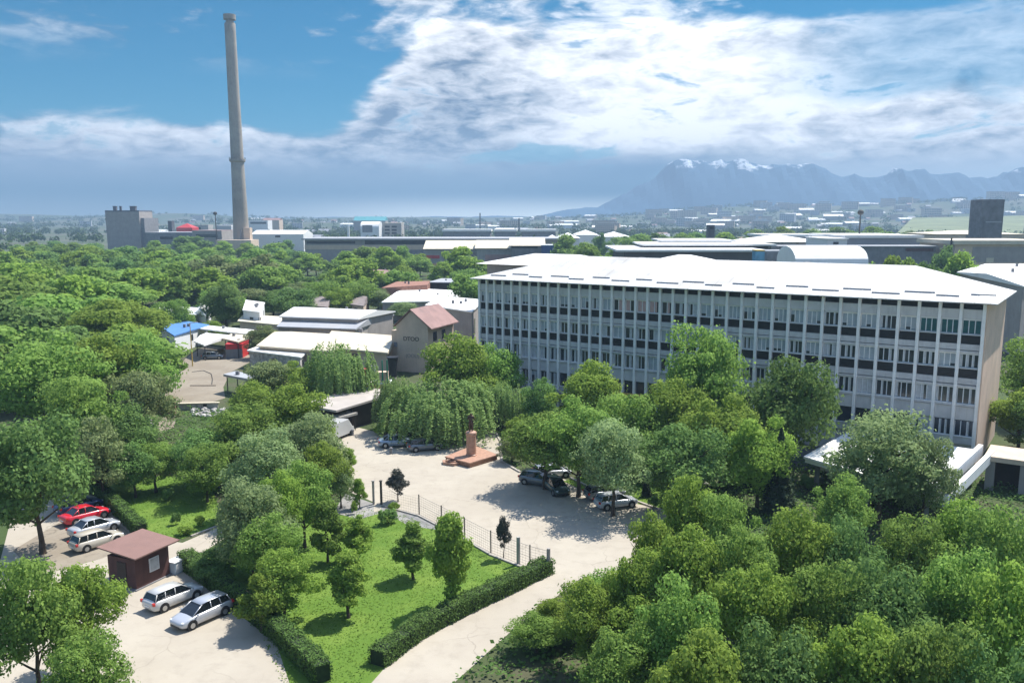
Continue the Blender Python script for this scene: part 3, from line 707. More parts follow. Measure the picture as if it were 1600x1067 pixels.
for i in range(0, 47):
    s = x0 + .7 + i * (x1 - x0 - 1.4) / 46
    t0 = 0; t1 = 1.0
    if s < 11.5: t1 = (s - x0) / (11.5 - x0)
    if s > 58.5: t1 = (x1 - s) / (x1 - 58.5)
    ye = y0 + (9 - y0) * t1; ze = rz + .1 + (rid - rz - .1) * t1
    b.add([(s - .02, y0, rz + .1), (s + .02, y0, rz + .1), (s + .02, ye, ze), (s - .02, ye, ze), (s - .02, y0, rz + .14), (s + .02, y0, rz + .14), (s + .02, ye, ze + .04), (s - .02, ye, ze + .04)], [(0, 3, 2, 1), (4, 5, 6, 7), (0, 1, 5, 4), (1, 2, 6, 5), (2, 3, 7, 6), (3, 0, 4, 7)])
roof = b.build('roof', M_mainroof, ob)
GUARDS()
for (cx, cy) in ((20, 12.5), (44, 13)): MB().box(cx, cy, 19, cx + .8, cy + .8, 21.2).build('chimney', M_dconc, roof)
for i, s in enumerate(cols): MB().box(s - .17, 0, 0, s + .17, .56, 17.95).build('pillar', M_col, ob, bevel=.02)
bands = [(16.30, 17.32, .16), (12.95, 13.58, .16), (12.62, 12.86, .10), (9.22, 9.88, .16), (8.92, 9.12, .10), (6.80, 7.02, .08), (5.32, 6.74, .22), (2.6, 3.42, .2)]
for z0, z1, yy in bands:
    b = MB()
    b.box(.0, yy, z0, LEN - .02, .553, z1)
    b.build('floor_band', M_band if z0 not in (16.30, 5.32) else M_wall, ob)
rd = random.Random(8)
rows = [(14.66, 16.28), (11.02, 12.60), (7.04, 8.90), (3.45, 5.30)]
winbulk = MB()
blindmb = {}
for ri, (z0, z1) in enumerate(rows):
    for bi, (s0, s1) in enumerate(zip(cols, cols[1:])):
        a, c = s0 + .19, s1 - .19; wq = c - a
        if ri == 3 and not (bi < 20 or bi > 22): continue
        big = ri < 3
        # parts for the three upper rows, lowest row only where it shows
        if ri == 3 and 8 < bi < 34: 
            winbulk.box(a, .40, z0, c, .55, z1); continue
        fr = MB(); t = .06
        fr.box(a, .36, z0, c, .50, z0 + t); fr.box(a, .36, z1 - t - (.1 if ri < 3 else 0), c, .50, z1 - .003)
        fr.box(a, .36, z0 + t, a + t, .50, z1 - t - .1); fr.box(c - t, .36, z0 + t, c, .50, z1 - t - .1)
        kind = rd.choices(['blind', 'case', 'mix'], [.62, .18, .2] if bi < 32 and ri < 2 else [.12, .6, .28])[0]
        if ri == 0 and bi >= 34: kind = 'teal'
        nm = 3 if wq > 1.5 else 2
        for k in range(1, nm): xm = a + wq * k / nm; fr.box(xm - .045, .37, z0 + t, xm + .045, .49, z1 - t - .1)
        win = fr.build('window', M_frame if kind != 'blind' else M_col, ob)
        MB().box(a + .01, .43, z0 + .02, c - .01, .54, z1 - .02).build('pane', M_pane, win)
        cm = {'blind': M_blind, 'case': M_blind2, 'mix': M_blind2, 'teal': M_teal}[kind]
        if 14 <= bi <= 18 and ri == 0: cm = M_pinkc; kind = 'mix'
        cb = MB(); ok = 0
        for k in range(nm):
            q0 = a + wq * k / nm + .05; q1 = a + wq * (k + 1) / nm - .05
            if kind == 'blind' or kind == 'teal': f = 1 if rd.random() < .9 else .4
            elif kind == 'mix': f = rd.choice([0, .5, 1, 1])
            else: f = rd.choice([0, 0, .45, .3])
            if f > 0:
                ok = 1
                if kind == 'blind': cb.box(q0, .405, z1 - .12 - (z1 - z0 - .2) * (f if f < 1 else rd.choice([1, 1, .97, .8])), q1, .425, z1 - .16)
                else: cb.box(q0, .405, z0 + .08, q0 + (q1 - q0) * f * .95, .425, z1 - .16)
        if ok: cb.build('curtain', cm, win)
winbulk.build('window_row', M_pane, ob)['kind'] = 'stuff'
for z0, z1 in ((13.62, 14.58), (9.92, 10.95)):
    for bi, (s0, s1) in enumerate(zip(cols, cols[1:])):
        MB().box(s0 + .18, .30, z0, s1 - .18, .545, z1 - .06).build('void_shade_panel' if z0 > 12 else 'void_shade_infill', M_black, ob)  # black panels paint the shade of recessed voids below the windows
        if z0 > 12 or bi % 1 == 0: pass
b = MB()
b.box(.01, .34, 17.34, LEN - .03, .545, 17.86)
b.build('attic_opening', M_black, ob)
for z1 in (14.60, 10.96, 7.06, 3.45): MB().box(.02, .12, z1 - .04, LEN - .04, .34, z1 + .02).build('window_ledge', M_col, ob)
# black box paints the shade of the ground floor recess, left part
MB().box(7.4, .22, 0, 16.8, .53, 2.58).build('recess_shade_box', M_black, ob)
for k in range(4): MB().box(8.6 + k * 1.75, .10, .6, 9.6 + k * 1.75, .215, 1.9).build('ground_window', M_blind, ob)
MB().box(7.0, -1.6, 2.62, 17.2, .15, 2.85).build('canopy', M_dconc, ob)
MB().box(22.6, -.8, 3.3, 29.5, .15, 3.65).build('canopy', M_yellow, ob)
MB().box(24.5, .08, .1, 26.2, .3, 3.0).build('door', M_frame, ob)
keep_clear(Vector((A.x + u.x * 15 + 5, A.y + u.y * 15 + 8, 0)), 18); keep_clear(Vector((A.x + u.x * 48 + 5, A.y + u.y * 48 + 8, 0)), 18)

# entrance canopy at the right
cq = [P(1258, 716, 3.4), P(1456, 774, 3.4), P(1532, 703, 3.4), P(1330, 676, 3.4)]
cc0 = sum(cq, Vector()) / 4
ec = thing('entrance_canopy', 'flat white concrete entrance canopy with raised side beams below the office block', 'canopy', (cc0.x, cc0.y, 0))
Lq = [q - Vector((cc0.x, cc0.y, 0)) for q in cq]
MB().prism([(q.x, q.y) for q in Lq], 3.0, 3.4).build('slab', M_white, ec)
def beam(a, b, w_, z0, z1, m_, par, nm):
    d = (b - a); d.z = 0; d.normalize(); n = Vector((-d.y, d.x, 0)) * w_ / 2
    return MB().prism([tuple((a - n)[:2]), tuple((b - n)[:2]), tuple((b + n)[:2]), tuple((a + n)[:2])], z0, z1).build(nm, m_, par)
beam(Lq[1], Lq[2], .45, 2.85, 4.0, M_col, ec, 'side_beam')
off = (Lq[1] - Lq[0]).normalized() * 1.1
beam(Lq[1] + off * 1.15, Lq[2] + off * 1.15, .45, 2.7, 3.7, M_col, ec, 'side_beam')
beam(Lq[0], Lq[1], .3, 3.38, 3.62, M_col, ec, 'edge_upstand'); beam(Lq[0], Lq[3], .3, 3.38, 3.6, M_col, ec, 'edge_upstand')
for q in (Lq[0] * .85, Lq[1] * .9, (Lq[0] + Lq[1]) * .42, Lq[2] * .85, (Lq[1] + Lq[2]) * .45, Lq[3] * .8): MB().box(q.x - .2, q.y - .2, 0, q.x + .2, q.y + .2, 3.0).build('column', M_dconc, ec)
p = P(1540, 712, 3.2)
pb = thing('porch', 'brown concrete side porch on thick pillars at the end wall of the office block', 'porch', (p.x, p.y, 0), math.atan2(u.y, u.x))
MB().box(0, -1.2, 3.0, 7.5, 4, 3.5).build('slab', M_beige, pb)
for x in (.2, 3.2, 6.4): MB().box(x, -1.0, 0, x + .8, -.4, 3.0).build('pillar', M_taupe, pb)
MB().box(.3, 1.5, 0, 7.2, 3.8, 2.98).build('wall', M_brown, pb)
keep_clear(cc0, 9)

# ---- sheds of the left middle ground ----
yardgrp = 'low sheds around the yard'
qb('shed', 'blue roofed shed at the back left of the yard', [(249, 511), (272, 526), (327, 509), (284, 502)], 3.6, M_blue, M_whitep, windows=1, doors=1)
qb('workshop', 'slate blue workshop with white roof behind the blue roofed shed', [(246, 491), (306, 493), (320, 482), (250, 480)], 4.4, M_white, M_slate, doors=2)
qb('shed', 'small white gabled shed right of the slate blue workshop', [(303, 489), (321, 493), (331, 481), (313, 475)], 4.6, M_white, M_whitep, rise=1.0, doors=1)
qb('open_shed', 'long white flat open shed behind the overlapping canopies', [(304, 514), (384, 523), (397, 517), (322, 510)], 3.4, M_white, M_whitep, open_=True)
qb('canopy', 'white tilted canopy with ochre post at the yard', [(303, 533), (319, 539), (366, 524), (322, 520)], 3.1, M_white, M_whitep, open_=True, rise=.35, axis=1, cat='canopy')
qb('canopy', 'cream edged canopy over the red kiosk', [(346, 530), (372, 536), (395, 527), (362, 523)], 3.1, M_cream, M_whitep, open_=True, cat='canopy')
qb('kiosk', 'red and grey kiosk at the back of the yard', [(352, 540), (378, 539), (389, 533), (360, 532)], 2.6, M_red, M_red, over=.12, doors=2)
qb('workshop', 'cream flat roofed workshop with red corner sign', [(371, 503), (436, 509), (462, 497), (380, 493)], 4.0, M_cream, M_beige, windows=2)
qb('white_block', 'white cube shaped building between the dark trees', [(379, 486), (406, 489), (414, 474), (384, 470)], 6.0, M_white, M_whitep, windows=2)
qb('warehouse', 'large pale grey gabled warehouse in the left middle ground', [(432, 510), (556, 514), (616, 491), (478, 484)], 4.6, M_greyroof, M_taupe, rise=1.8, axis=1, over=.6)
qb('warehouse', 'white roofed warehouse behind the grey gabled one', [(436, 494), (560, 498), (618, 486), (480, 480)], 6.2, M_white, M_taupe, rise=1.0, axis=1, over=.6)
qb('warehouse', 'cream gabled shed left of the cream gabled house', [(500, 541), (606, 551), (628, 525), (535, 518)], 4.2, M_cream, M_beige, rise=1.5, axis=1, over=.8, windows=3)
qb('warehouse', 'pale cream roofed shed in front of the grey warehouse', [(400, 540), (520, 549), (560, 524), (455, 518)], 4.0, M_cream, M_beige, rise=1.3, axis=1, over=.7)
qb('shed', 'low white roofed shed at the right of the yard', [(386, 549), (470, 560), (486, 547), (415, 538)], 3.0, M_white, M_rubble, over=.4, windows=2)
qb('boat_roof_shed', 'long narrow pale canopy beside the yard hedge', [(349, 588), (412, 600), (425, 594), (368, 583)], 2.6, M_greyroof, M_post, open_=True, th=.35, cat='canopy')
qb('cottage', 'grey brown hip roofed cottage among the trees, left one', [(484, 477), (512, 480), (521, 469), (494, 465)], 4.0, mat('brown_tile', (.24, .20, .185), .85, .15, .8), M_beige, rise=1.7, axis=1, windows=1)
qb('cottage', 'grey brown hip roofed cottage among the trees, right one', [(544, 475), (568, 478), (578, 468), (552, 464)], 4.0, mat('brown_tile', (.24, .20, .185), .85, .15, .8), M_beige, rise=1.7, axis=1, windows=1)
qb('hall', 'white roofed hall left of the office block', [(596, 472), (706, 470), (740, 455), (640, 450)], 5.0, M_white, M_taupe, rise=.8, axis=1, over=.5, windows=4)
qb('brick_building', 'orange brick building behind the white roofed hall', [(596, 451), (668, 446), (672, 440), (620, 441)], 6.5, M_brick, M_brick, th=.2, over=.05)
qb('annex', 'taupe annex with white roof beside the left end of the office block', [(664, 478), (738, 489), (756, 470), (690, 464)], 9.0, M_white, M_taupe, over=.6, windows=2)
bb = qb('shop_building', 'black fronted shop building with pale roof and white lettering', [(668, 442), (742, 443), (748, 437), (690, 436)], 6.0, M_greyroof, M_black, over=.8)
def text(body, size, m_, parent, loc, rot, ext=.03, nm='lettering'):
    c = bpy.data.curves.new(nm, 'FONT'); c.body = body; c.size = size; c.extrude = ext; c.align_x = 'CENTER'; c.align_y = 'CENTER'
    t = bpy.data.objects.new('tmp', c); col.objects.link(t); c.materials.append(m_); bpy.context.view_layer.update()
    me = bpy.data.meshes.new_from_object(t.evaluated_get(bpy.context.evaluated_depsgraph_get())); me.name = nm; bpy.data.objects.remove(t)
    o = bpy.data.objects.new(nm, me); col.objects.link(o); o.parent = parent; o.location = loc; o.rotation_euler = rot; return o
tq = P(706, 446, 5.0) - Vector(bb.location); text('ETNEX', 1.6, M_whitep, bb, (tq.x, -6.2, 4.9), (R(90), 0, 0))
qb('house', 'house with dusty red roof among the distant trees', [(580, 431), (618, 434), (624, 425), (588, 422)], 5.0, M_roseroof, M_beige, rise=1.5, axis=1)
# ochre post at canopy, masts
# cream gabled house
a0 = P(621, 580); b0 = P(669, 582); d0 = (b0 - a0); wl = d0.length + .4
gh = thing('gabled_house', 'cream gabled house with dusty rose roof and faded lettering on its end wall', 'house', (a0.x, a0.y, 0), math.atan2(d0.y, d0.x) - .12)
zE = 8.2; zA = 10.9; dl = 10.5
MB().add([(0, 0, 0), (wl, 0, 0), (wl, dl, 0), (0, dl, 0), (0, 0, zE), (wl, 0, zE), (wl, dl, zE), (0, dl, zE), (wl * .48, 0, zA), (wl * .48, dl, zA)],
         [(0, 1, 5, 8, 4), (1, 2, 6, 5), (2, 3, 7, 9, 6), (3, 0, 4, 7), (4, 8, 9, 7), (5, 6, 9, 8)]).build('wall', M_beige, gh)
b = MB()
for (xa, xb) in ((-.5, wl * .48), (wl + .9, wl * .48)):
    z_e = zE - .35 if xa < 0 else zE - .55
    b.add([(xa, -.35, z_e + .12), (xb, -.35, zA + .12), (xb, dl + .4, zA + .12), (xa, dl + .4, z_e + .12), (xa, -.35, z_e + .3), (xb, -.35, zA + .3), (xb, dl + .4, zA + .3), (xa, dl + .4, z_e + .3)],
          [(0, 1, 2, 3), (7, 6, 5, 4), (0, 4, 5, 1), (1, 5, 6, 2), (2, 6, 7, 3), (3, 7, 4, 0)])
b.build('roof', M_roseroof, gh)
text('DTOO', 1.05, M_post, gh, (wl * .47, -.03, 5.9), (R(90), 0, 0)); text('(OOU)', .9, M_taupe, gh, (wl * .5, -.03, 2.9), (R(90), 0, 0))
MB().box(-1.3, .6, 0, -.01, 6, 7.2).build('side_wing', M_beige, gh)
MB().box(-.5, -.12, 4.4, .1, .02, 5.2).build('vent', M_dconc, gh)
MB().box(wl + .005, 2, 5.4, wl + .08, 3.4, 7).build('window', M_pane, gh); MB().box(wl + .005, 5.5, 5.4, wl + .08, 6.9, 7).build('window', M_pane, gh)
keep_clear(Vector((a0.x + 3, a0.y + 6, 0)), 7)
# brown gatehouse
g0 = P(528, 676); g1 = P(612, 652); gd = g1 - g0
gt = thing('gatehouse', 'dark brown gatehouse with pale sloping flat roof at the far left of the plaza', 'building', (g0.x, g0.y, 0), math.atan2(gd.y, gd.x))
GL = gd.length
MB().box(2.6, 0, 0, GL, 5.5, 2.9).build('wall', M_brown, gt); MB().box(.3, 1.6, 0, 2.6, 5.5, 2.9).build('wall', M_post, gt)
MB().add([(-1, -.9, 2.95), (GL + .5, -.9, 3.3), (GL + .5, 6.2, 3.3), (-1, 6.2, 2.95), (-1, -.9, 3.2), (GL + .5, -.9, 3.6), (GL + .5, 6.2, 3.6), (-1, 6.2, 3.2)], [(0, 3, 2, 1), (4, 5, 6, 7), (0, 1, 5, 4), (1, 2, 6, 5), (2, 3, 7, 6), (3, 0, 4, 7)]).build('roof', mat('taupe_roof', (.40, .36, .32), .8, .08, .5), gt)
MB().box(-.6, -1.1, 2.0, 2.5, .6, 2.3).build('door_canopy', M_conc, gt)
for k in range(3): MB().tube((-.4 + k * 1.3, -.9, 0), (-.4 + k * 1.3, -.9, 2.0), .06, .06, 6).build('post', M_post, gt)
keep_clear(g0 + gd / 2, 5)
# playground frame behind the gatehouse
p = P(588, 628)
pg = thing('play_tower', 'red, white and green play tower behind the gatehouse', 'playground', (p.x, p.y, 0), .1)
MB().box(-2.2, 0, .3, 2.0, 2.5, 2.6).build('base', M_pink, pg); MB().box(-2.4, -.15, 2.6, 2.2, 2.7, 2.85).build('platform', M_whitep, pg)
MB().box(-1.9, .3, 2.85, -.8, 1.3, 4.9).build('panel', M_red, pg); MB().box(.1, .3, 2.85, 1.8, 1.5, 4.4).build('panel', M_peach, pg)
for x, m_ in ((-.5, M_whitep), (-.1, M_whitep), (1.0, M_greensheet), (1.7, M_greensheet)): MB().tube((x, .2, 2.85), (x, .2, 6.2 if m_ is M_greensheet else 5.4), .12, .1, 8).build('pole', m_, pg)
keep_clear(p, 4)
# black bin
p = P(614, 578, 1.5)
bn = thing('bin', 'tall black tapered plastic tank left of the gabled house', 'tank', (p.x, p.y, 0))
MB().lathe([(.62, .3), (.72, 2.2), (.92, 3.6), (1.02, 3.6), (1.02, 3.75), (.9, 3.75)], 20).build('tub', M_plastic, bn, smooth_=False)
MB().box(-.5, -.5, 0, .5, .5, .3).build('base', M_conc, bn)

# ---- booth ----
F_ = P(214, 923); Rr_ = P(270, 896); L_ = P(183, 906)
dF = (Rr_ - F_); rot = math.atan2(dF.y, dF.x); dx = dF.length - .25; dy = 2.75
hut = thing('booth', 'maroon guard booth with upswept rose brown roof and one pale window', 'booth', (F_.x, F_.y, 0), rot)
MB().box(0, 0, 0, dx, dy, 2.35).build('wall', M_maroon, hut, bevel=.02)
b = MB(); n = 8; top = []; bot = []
for j in range(n + 1):
    for i in range(n + 1):
        s, t = i / n, j / n; x = -.5 + (dx + 1.05) * s; y = -.62 + (dy + 1.05) * t
        z = 2.42 + .38 * math.sin(math.pi * s) * .6 + .34 * t + .22 * abs(2 * s - 1) ** 2
        top.append((x, y, z + .1)); bot.append((x, y, z))
m_ = n + 1; fs = []
for j in range(n):
    for i in range(n): q = j * m_ + i; fs.append((q, q + 1, q + m_ + 1, q + m_)); k = q + m_ * m_; fs.append((k, k + m_, k + m_ + 1, k + 1))
for i in range(n):
    for e0, e1 in ((i, i + 1), (n * m_ + i + 1, n * m_ + i), ((i + 1) * m_, i * m_), (i * m_ + n, (i + 1) * m_ + n)): fs.append((e1, e0, e0 + m_ * m_, e1 + m_ * m_))
b.add(top + bot, fs).build('roof', M_hutroof, hut, smooth_=False)
wn = MB().box(1.25, -.06, .95, 2.15, .02, 2.0).build('window', M_frame, hut); MB().box(1.33, -.075, 1.03, 2.07, -.058, 1.92).build('pane', M_blind2, wn)
MB().box(-.05, .9, .0, .02, 1.8, 2.0).build('door', M_brown, hut)
MB().box(-.12, -.1, 0, dx + .1, dy + .1, .12).build('base', M_dconc, hut)
p = P(279, 892)
cb = thing('cabinet', 'low pale blue and white meter cabinet beside the booth', 'cabinet', (p.x, p.y, 0), rot)
MB().box(-.7, -.4, 0, .6, .4, .95).build('body', mat('pale_blue_paint', (.42, .52, .62), .5, .05, 1), cb, bevel=.03); MB().box(-.76, -.46, .95, .66, .46, 1.02).build('lid', M_whitep, cb); MB().box(-.6, -.42, .12, .5, -.395, .85).build('door', M_whitep, cb)

# ---- monument ----
zt = .62
q = [P(695, 713, zt), P(734, 723, zt), P(778, 710, zt), P(740, 695, zt)]; mc = sum(q, Vector()) / 4
mo = thing('monument', 'rose granite monument on the plaza, wide low platform with a round pedestal', 'monument', (mc.x, mc.y, 0))
Q = [(v.x - mc.x, v.y - mc.y) for v in q]
MB().prism([(x * .97, y * .97) for x, y in Q], .0, .48).build('plinth', M_granite2, mo); MB().prism(Q, .49, zt).build('platform', M_granite, mo)
pc = P(739, 712, zt); px_, py_ = pc.x - mc.x - .2, pc.y - mc.y + .3
prof = [(.62, zt), (.62, zt + .12), (.56, zt + .16), (.55, zt + 2.25), (.62, zt + 2.35), (.63, zt + 2.62), (.55, zt + 2.72), (.36, zt + 2.8)]
MB().lathe(prof, 20, px_, py_).build('pedestal', M_granite, mo)
s0 = P(706, 725); sx, sy = s0.x - mc.x, s0.y - mc.y
MB().prism([(sx - 1.1, sy + .55), (sx - .95, sy - .35), (sx + .35, sy - .95), (sx + 1.1, sy - .2), (sx + .9, sy + .6)], 0, .34).build('step', M_granite, mo)
b = MB()
for k in range(16):
    a1, a2 = 2 * math.pi * k / 16, 2 * math.pi * (k + 1) / 16
    b.tube((sx + .62 * math.cos(a1), sy + .4 * math.sin(a1) - .05, .42), (sx + .62 * math.cos(a2), sy + .4 * math.sin(a2) - .05, .42), .09, .09, 6)
b.build('wreath', M_granite2, mo)
keep_clear(mc, 3)
# bronze figure
st = bpy.data.meshes.new('statue')
zb = zt + 2.78
jo = {'pel': (0, 0, .92, .19), 'wai': (0, 0, 1.12, .17), 'che': (0, .01, 1.36, .21), 'nec': (0, 0, 1.56, .075), 'hea': (0, -.03, 1.68, .105), 'top': (0, -.02, 1.80, .085),
      'hL': (.10, 0, .82, .17), 'kL': (.12, -.02, .48, .13), 'aL': (.12, .0, .10, .10), 'tL': (.13, -.14, .05, .06),
      'hR': (-.10, 0, .82, .17), 'kR': (-.12, -.05, .48, .13), 'aR': (-.13, -.05, .10, .10), 'tR': (-.14, -.19, .05, .06),
      'sL': (.21, 0, 1.46, .09), 'eL': (.30, .02, 1.18, .065), 'wL': (.24, -.14, .98, .045), 'sR': (-.21, 0, 1.46, .09), 'eR': (-.31, -.06, 1.22, .065), 'wR': (-.16, -.24, 1.28, .045)}
ks = list(jo); ed = [('pel', 'wai'), ('wai', 'che'), ('che', 'nec'), ('nec', 'hea'), ('hea', 'top'), ('pel', 'hL'), ('hL', 'kL'), ('kL', 'aL'), ('aL', 'tL'), ('pel', 'hR'), ('hR', 'kR'), ('kR', 'aR'), ('aR', 'tR'), ('che', 'sL'), ('sL', 'eL'), ('eL', 'wL'), ('che', 'sR'), ('sR', 'eR'), ('eR', 'wR')]
st.from_pydata([jo[k][:3] for k in ks], [(ks.index(a), ks.index(b_)) for a, b_ in ed], [])
sto = bpy.data.objects.new('statue', st); col.objects.link(sto); sto.location = (mc.x + px_, mc.y + py_, zb); sto.scale = (1.2, 1.2, 1.15)
sk = sto.modifiers.new('skin', 'SKIN')
for i, k in enumerate(ks): st.skin_vertices[0].data[i].radius = (jo[k][3],) * 2
st.skin_vertices[0].data[0].use_root = True
sb = sto.modifiers.new('sub', 'SUBSURF'); sb.levels = 1; sb.render_levels = 2
st.materials.append(M_bronze); tag(sto, 'dark bronze figure standing on the round granite pedestal', 'statue')
sto.rotation_euler = (0, 0, .2)

# ---- wire fence, gate posts, hedges ----
fpts = [(655, 805), (690, 823), (726, 843), (767, 865), (810, 882), (828, 889), (857, 897)]
FW = [P(*p) for p in fpts]
fe = thing('wire_fence', 'wire mesh fence on posts along the plaza edge of the main lawn', 'fence', FW[0])
for i, p in enumerate(FW):
    l = p - FW[0]; r_, m_, h = (.05, M_post, 2.0)
    if i == 4: r_, m_, h = .15, M_conc, 2.3
    if i == 6: r_, m_, h = .14, M_taupe, 2.1
    MB().tube((l.x, l.y, 0), (l.x, l.y, h), r_, r_, 8).build('post', m_, fe)
for a, c in zip(FW, FW[1:]):
    a = a - FW[0]; c = c - FW[0]; b = MB(); ln = (c - a).length
    for k in range(9): z = .12 + k * .22; b.tube(a + Vector((0, 0, z)), c + Vector((0, 0, z)), .009 if k not in (0, 4, 8) else .016, .009 if k not in (0, 4, 8) else .016, 4)
    nn = int(ln / .3)
    for k in range(nn): p = a.lerp(c, (k + .5) / nn); b.tube(p + Vector((0, 0, .1)), p + Vector((0, 0, 1.9)), .006, .006, 3)
    b.build('mesh_panel', M_wire, fe)
F2 = [P(597, 790), P(655, 805)]
fe2 = thing('wire_fence', 'short wire fence between the gate post and the grey purple tree', 'fence', F2[0])
b = MB(); c = F2[1] - F2[0]
for k in range(7): z = .12 + k * .25; b.tube((0, 0, z), (c.x, c.y, z), .009, .009, 4)
for k in range(16): p = c * ((k + .5) / 16); b.tube((p.x, p.y, .1), (p.x, p.y, 1.65), .006, .006, 3)
b.build('mesh_panel', M_wire, fe2)
for px, lab, m_ in ((584, 'left gate post of the plaza gate beside the gravel bed', M_taupe), (596, 'right gate post of the plaza gate beside the grey purple tree', M_post)):
    p = P(px, 788); o = MB().box(-.1, -.1, 0, .1, .1, 2.3).box(-.14, -.14, 2.3, .14, .14, 2.38).build('gate_post', m_, bevel=.02); o.location = p; tag(o, lab, 'post', 'plaza gate posts')
sheet('gate_path', [(586, 745), (595, 745), (596, 800), (584, 800)], .04, G_pave)
def hedge(label, pts, wd, h, m_, dens=230):
    W = [P(*p) for p in pts]; o_ = W[0]; root = thing('hedge', label, 'hedge', o_)
    core = MB(); Cs = []; Ns = []
    for a, c in zip(W, W[1:]):
        a = a - o_; c = c - o_; d = (c - a); ln = d.length; d.normalize(); n = Vector((-d.y, d.x, 0))
        core.prism([tuple((a - n * wd * .42)[:2]), tuple((c - n * wd * .42)[:2]), tuple((c + n * wd * .42)[:2]), tuple((a + n * wd * .42)[:2])], 0, h * .93)
        k = int(ln * (wd + 2 * h) * dens); s = rng.random(k) * (ln + .3) - .15; f = rng.random(k) * (wd + 2 * h)
        lump = 1 + .05 * np.sin(s * 2.1) + .04 * np.sin(s * 5.3 + 1)
        lat = np.where(f < h, -wd / 2, np.where(f < h + wd, f - h - wd / 2, wd / 2)) * lump; zz = np.where(f < h, f, np.where(f < h + wd, h, f - h - wd)) * lump
        nl_ = np.where(f < h, -1., np.where(f < h + wd, 0., 1.)); nz = np.where((f >= h) & (f < h + wd), 1., .15)
        zz = np.clip(zz + rng.normal(size=k) * .04, .03, None); lat = lat + rng.normal(size=k) * .05
        Cs.append(np.stack([a.x + d.x * s + n.x * lat, a.y + d.y * s + n.y * lat, zz], 1))
        Ns.append(np.stack([n.x * nl_, n.y * nl_, nz], 1) + rng.normal(size=(k, 3)) * .5)
    core.build('hedge_core', mat('hedge_twigs', (.02, .035, .012), .95, .3, 4), root)
    me = quads_mesh('foliage', np.concatenate(Cs), np.concatenate(Ns), .07, m_); o = bpy.data.objects.new('foliage', me); col.objects.link(o); o.parent = root
hedge('long clipped hedge along the road below the main lawn', [(856, 893), (790, 925), (720, 958), (655, 992), (590, 1040)], 1.2, 1.1, L_hedge)
hedge('dark hedge between the parked white cars and the main lawn', [(290, 884), (345, 924), (400, 965), (450, 1010), (505, 1066)], 1.1, 1.3, L_hedge)
hedge('dark hedge between the left lawn and the row of parked cars', [(150, 768), (185, 802), (222, 838)], .9, 1.2, L_hedge)

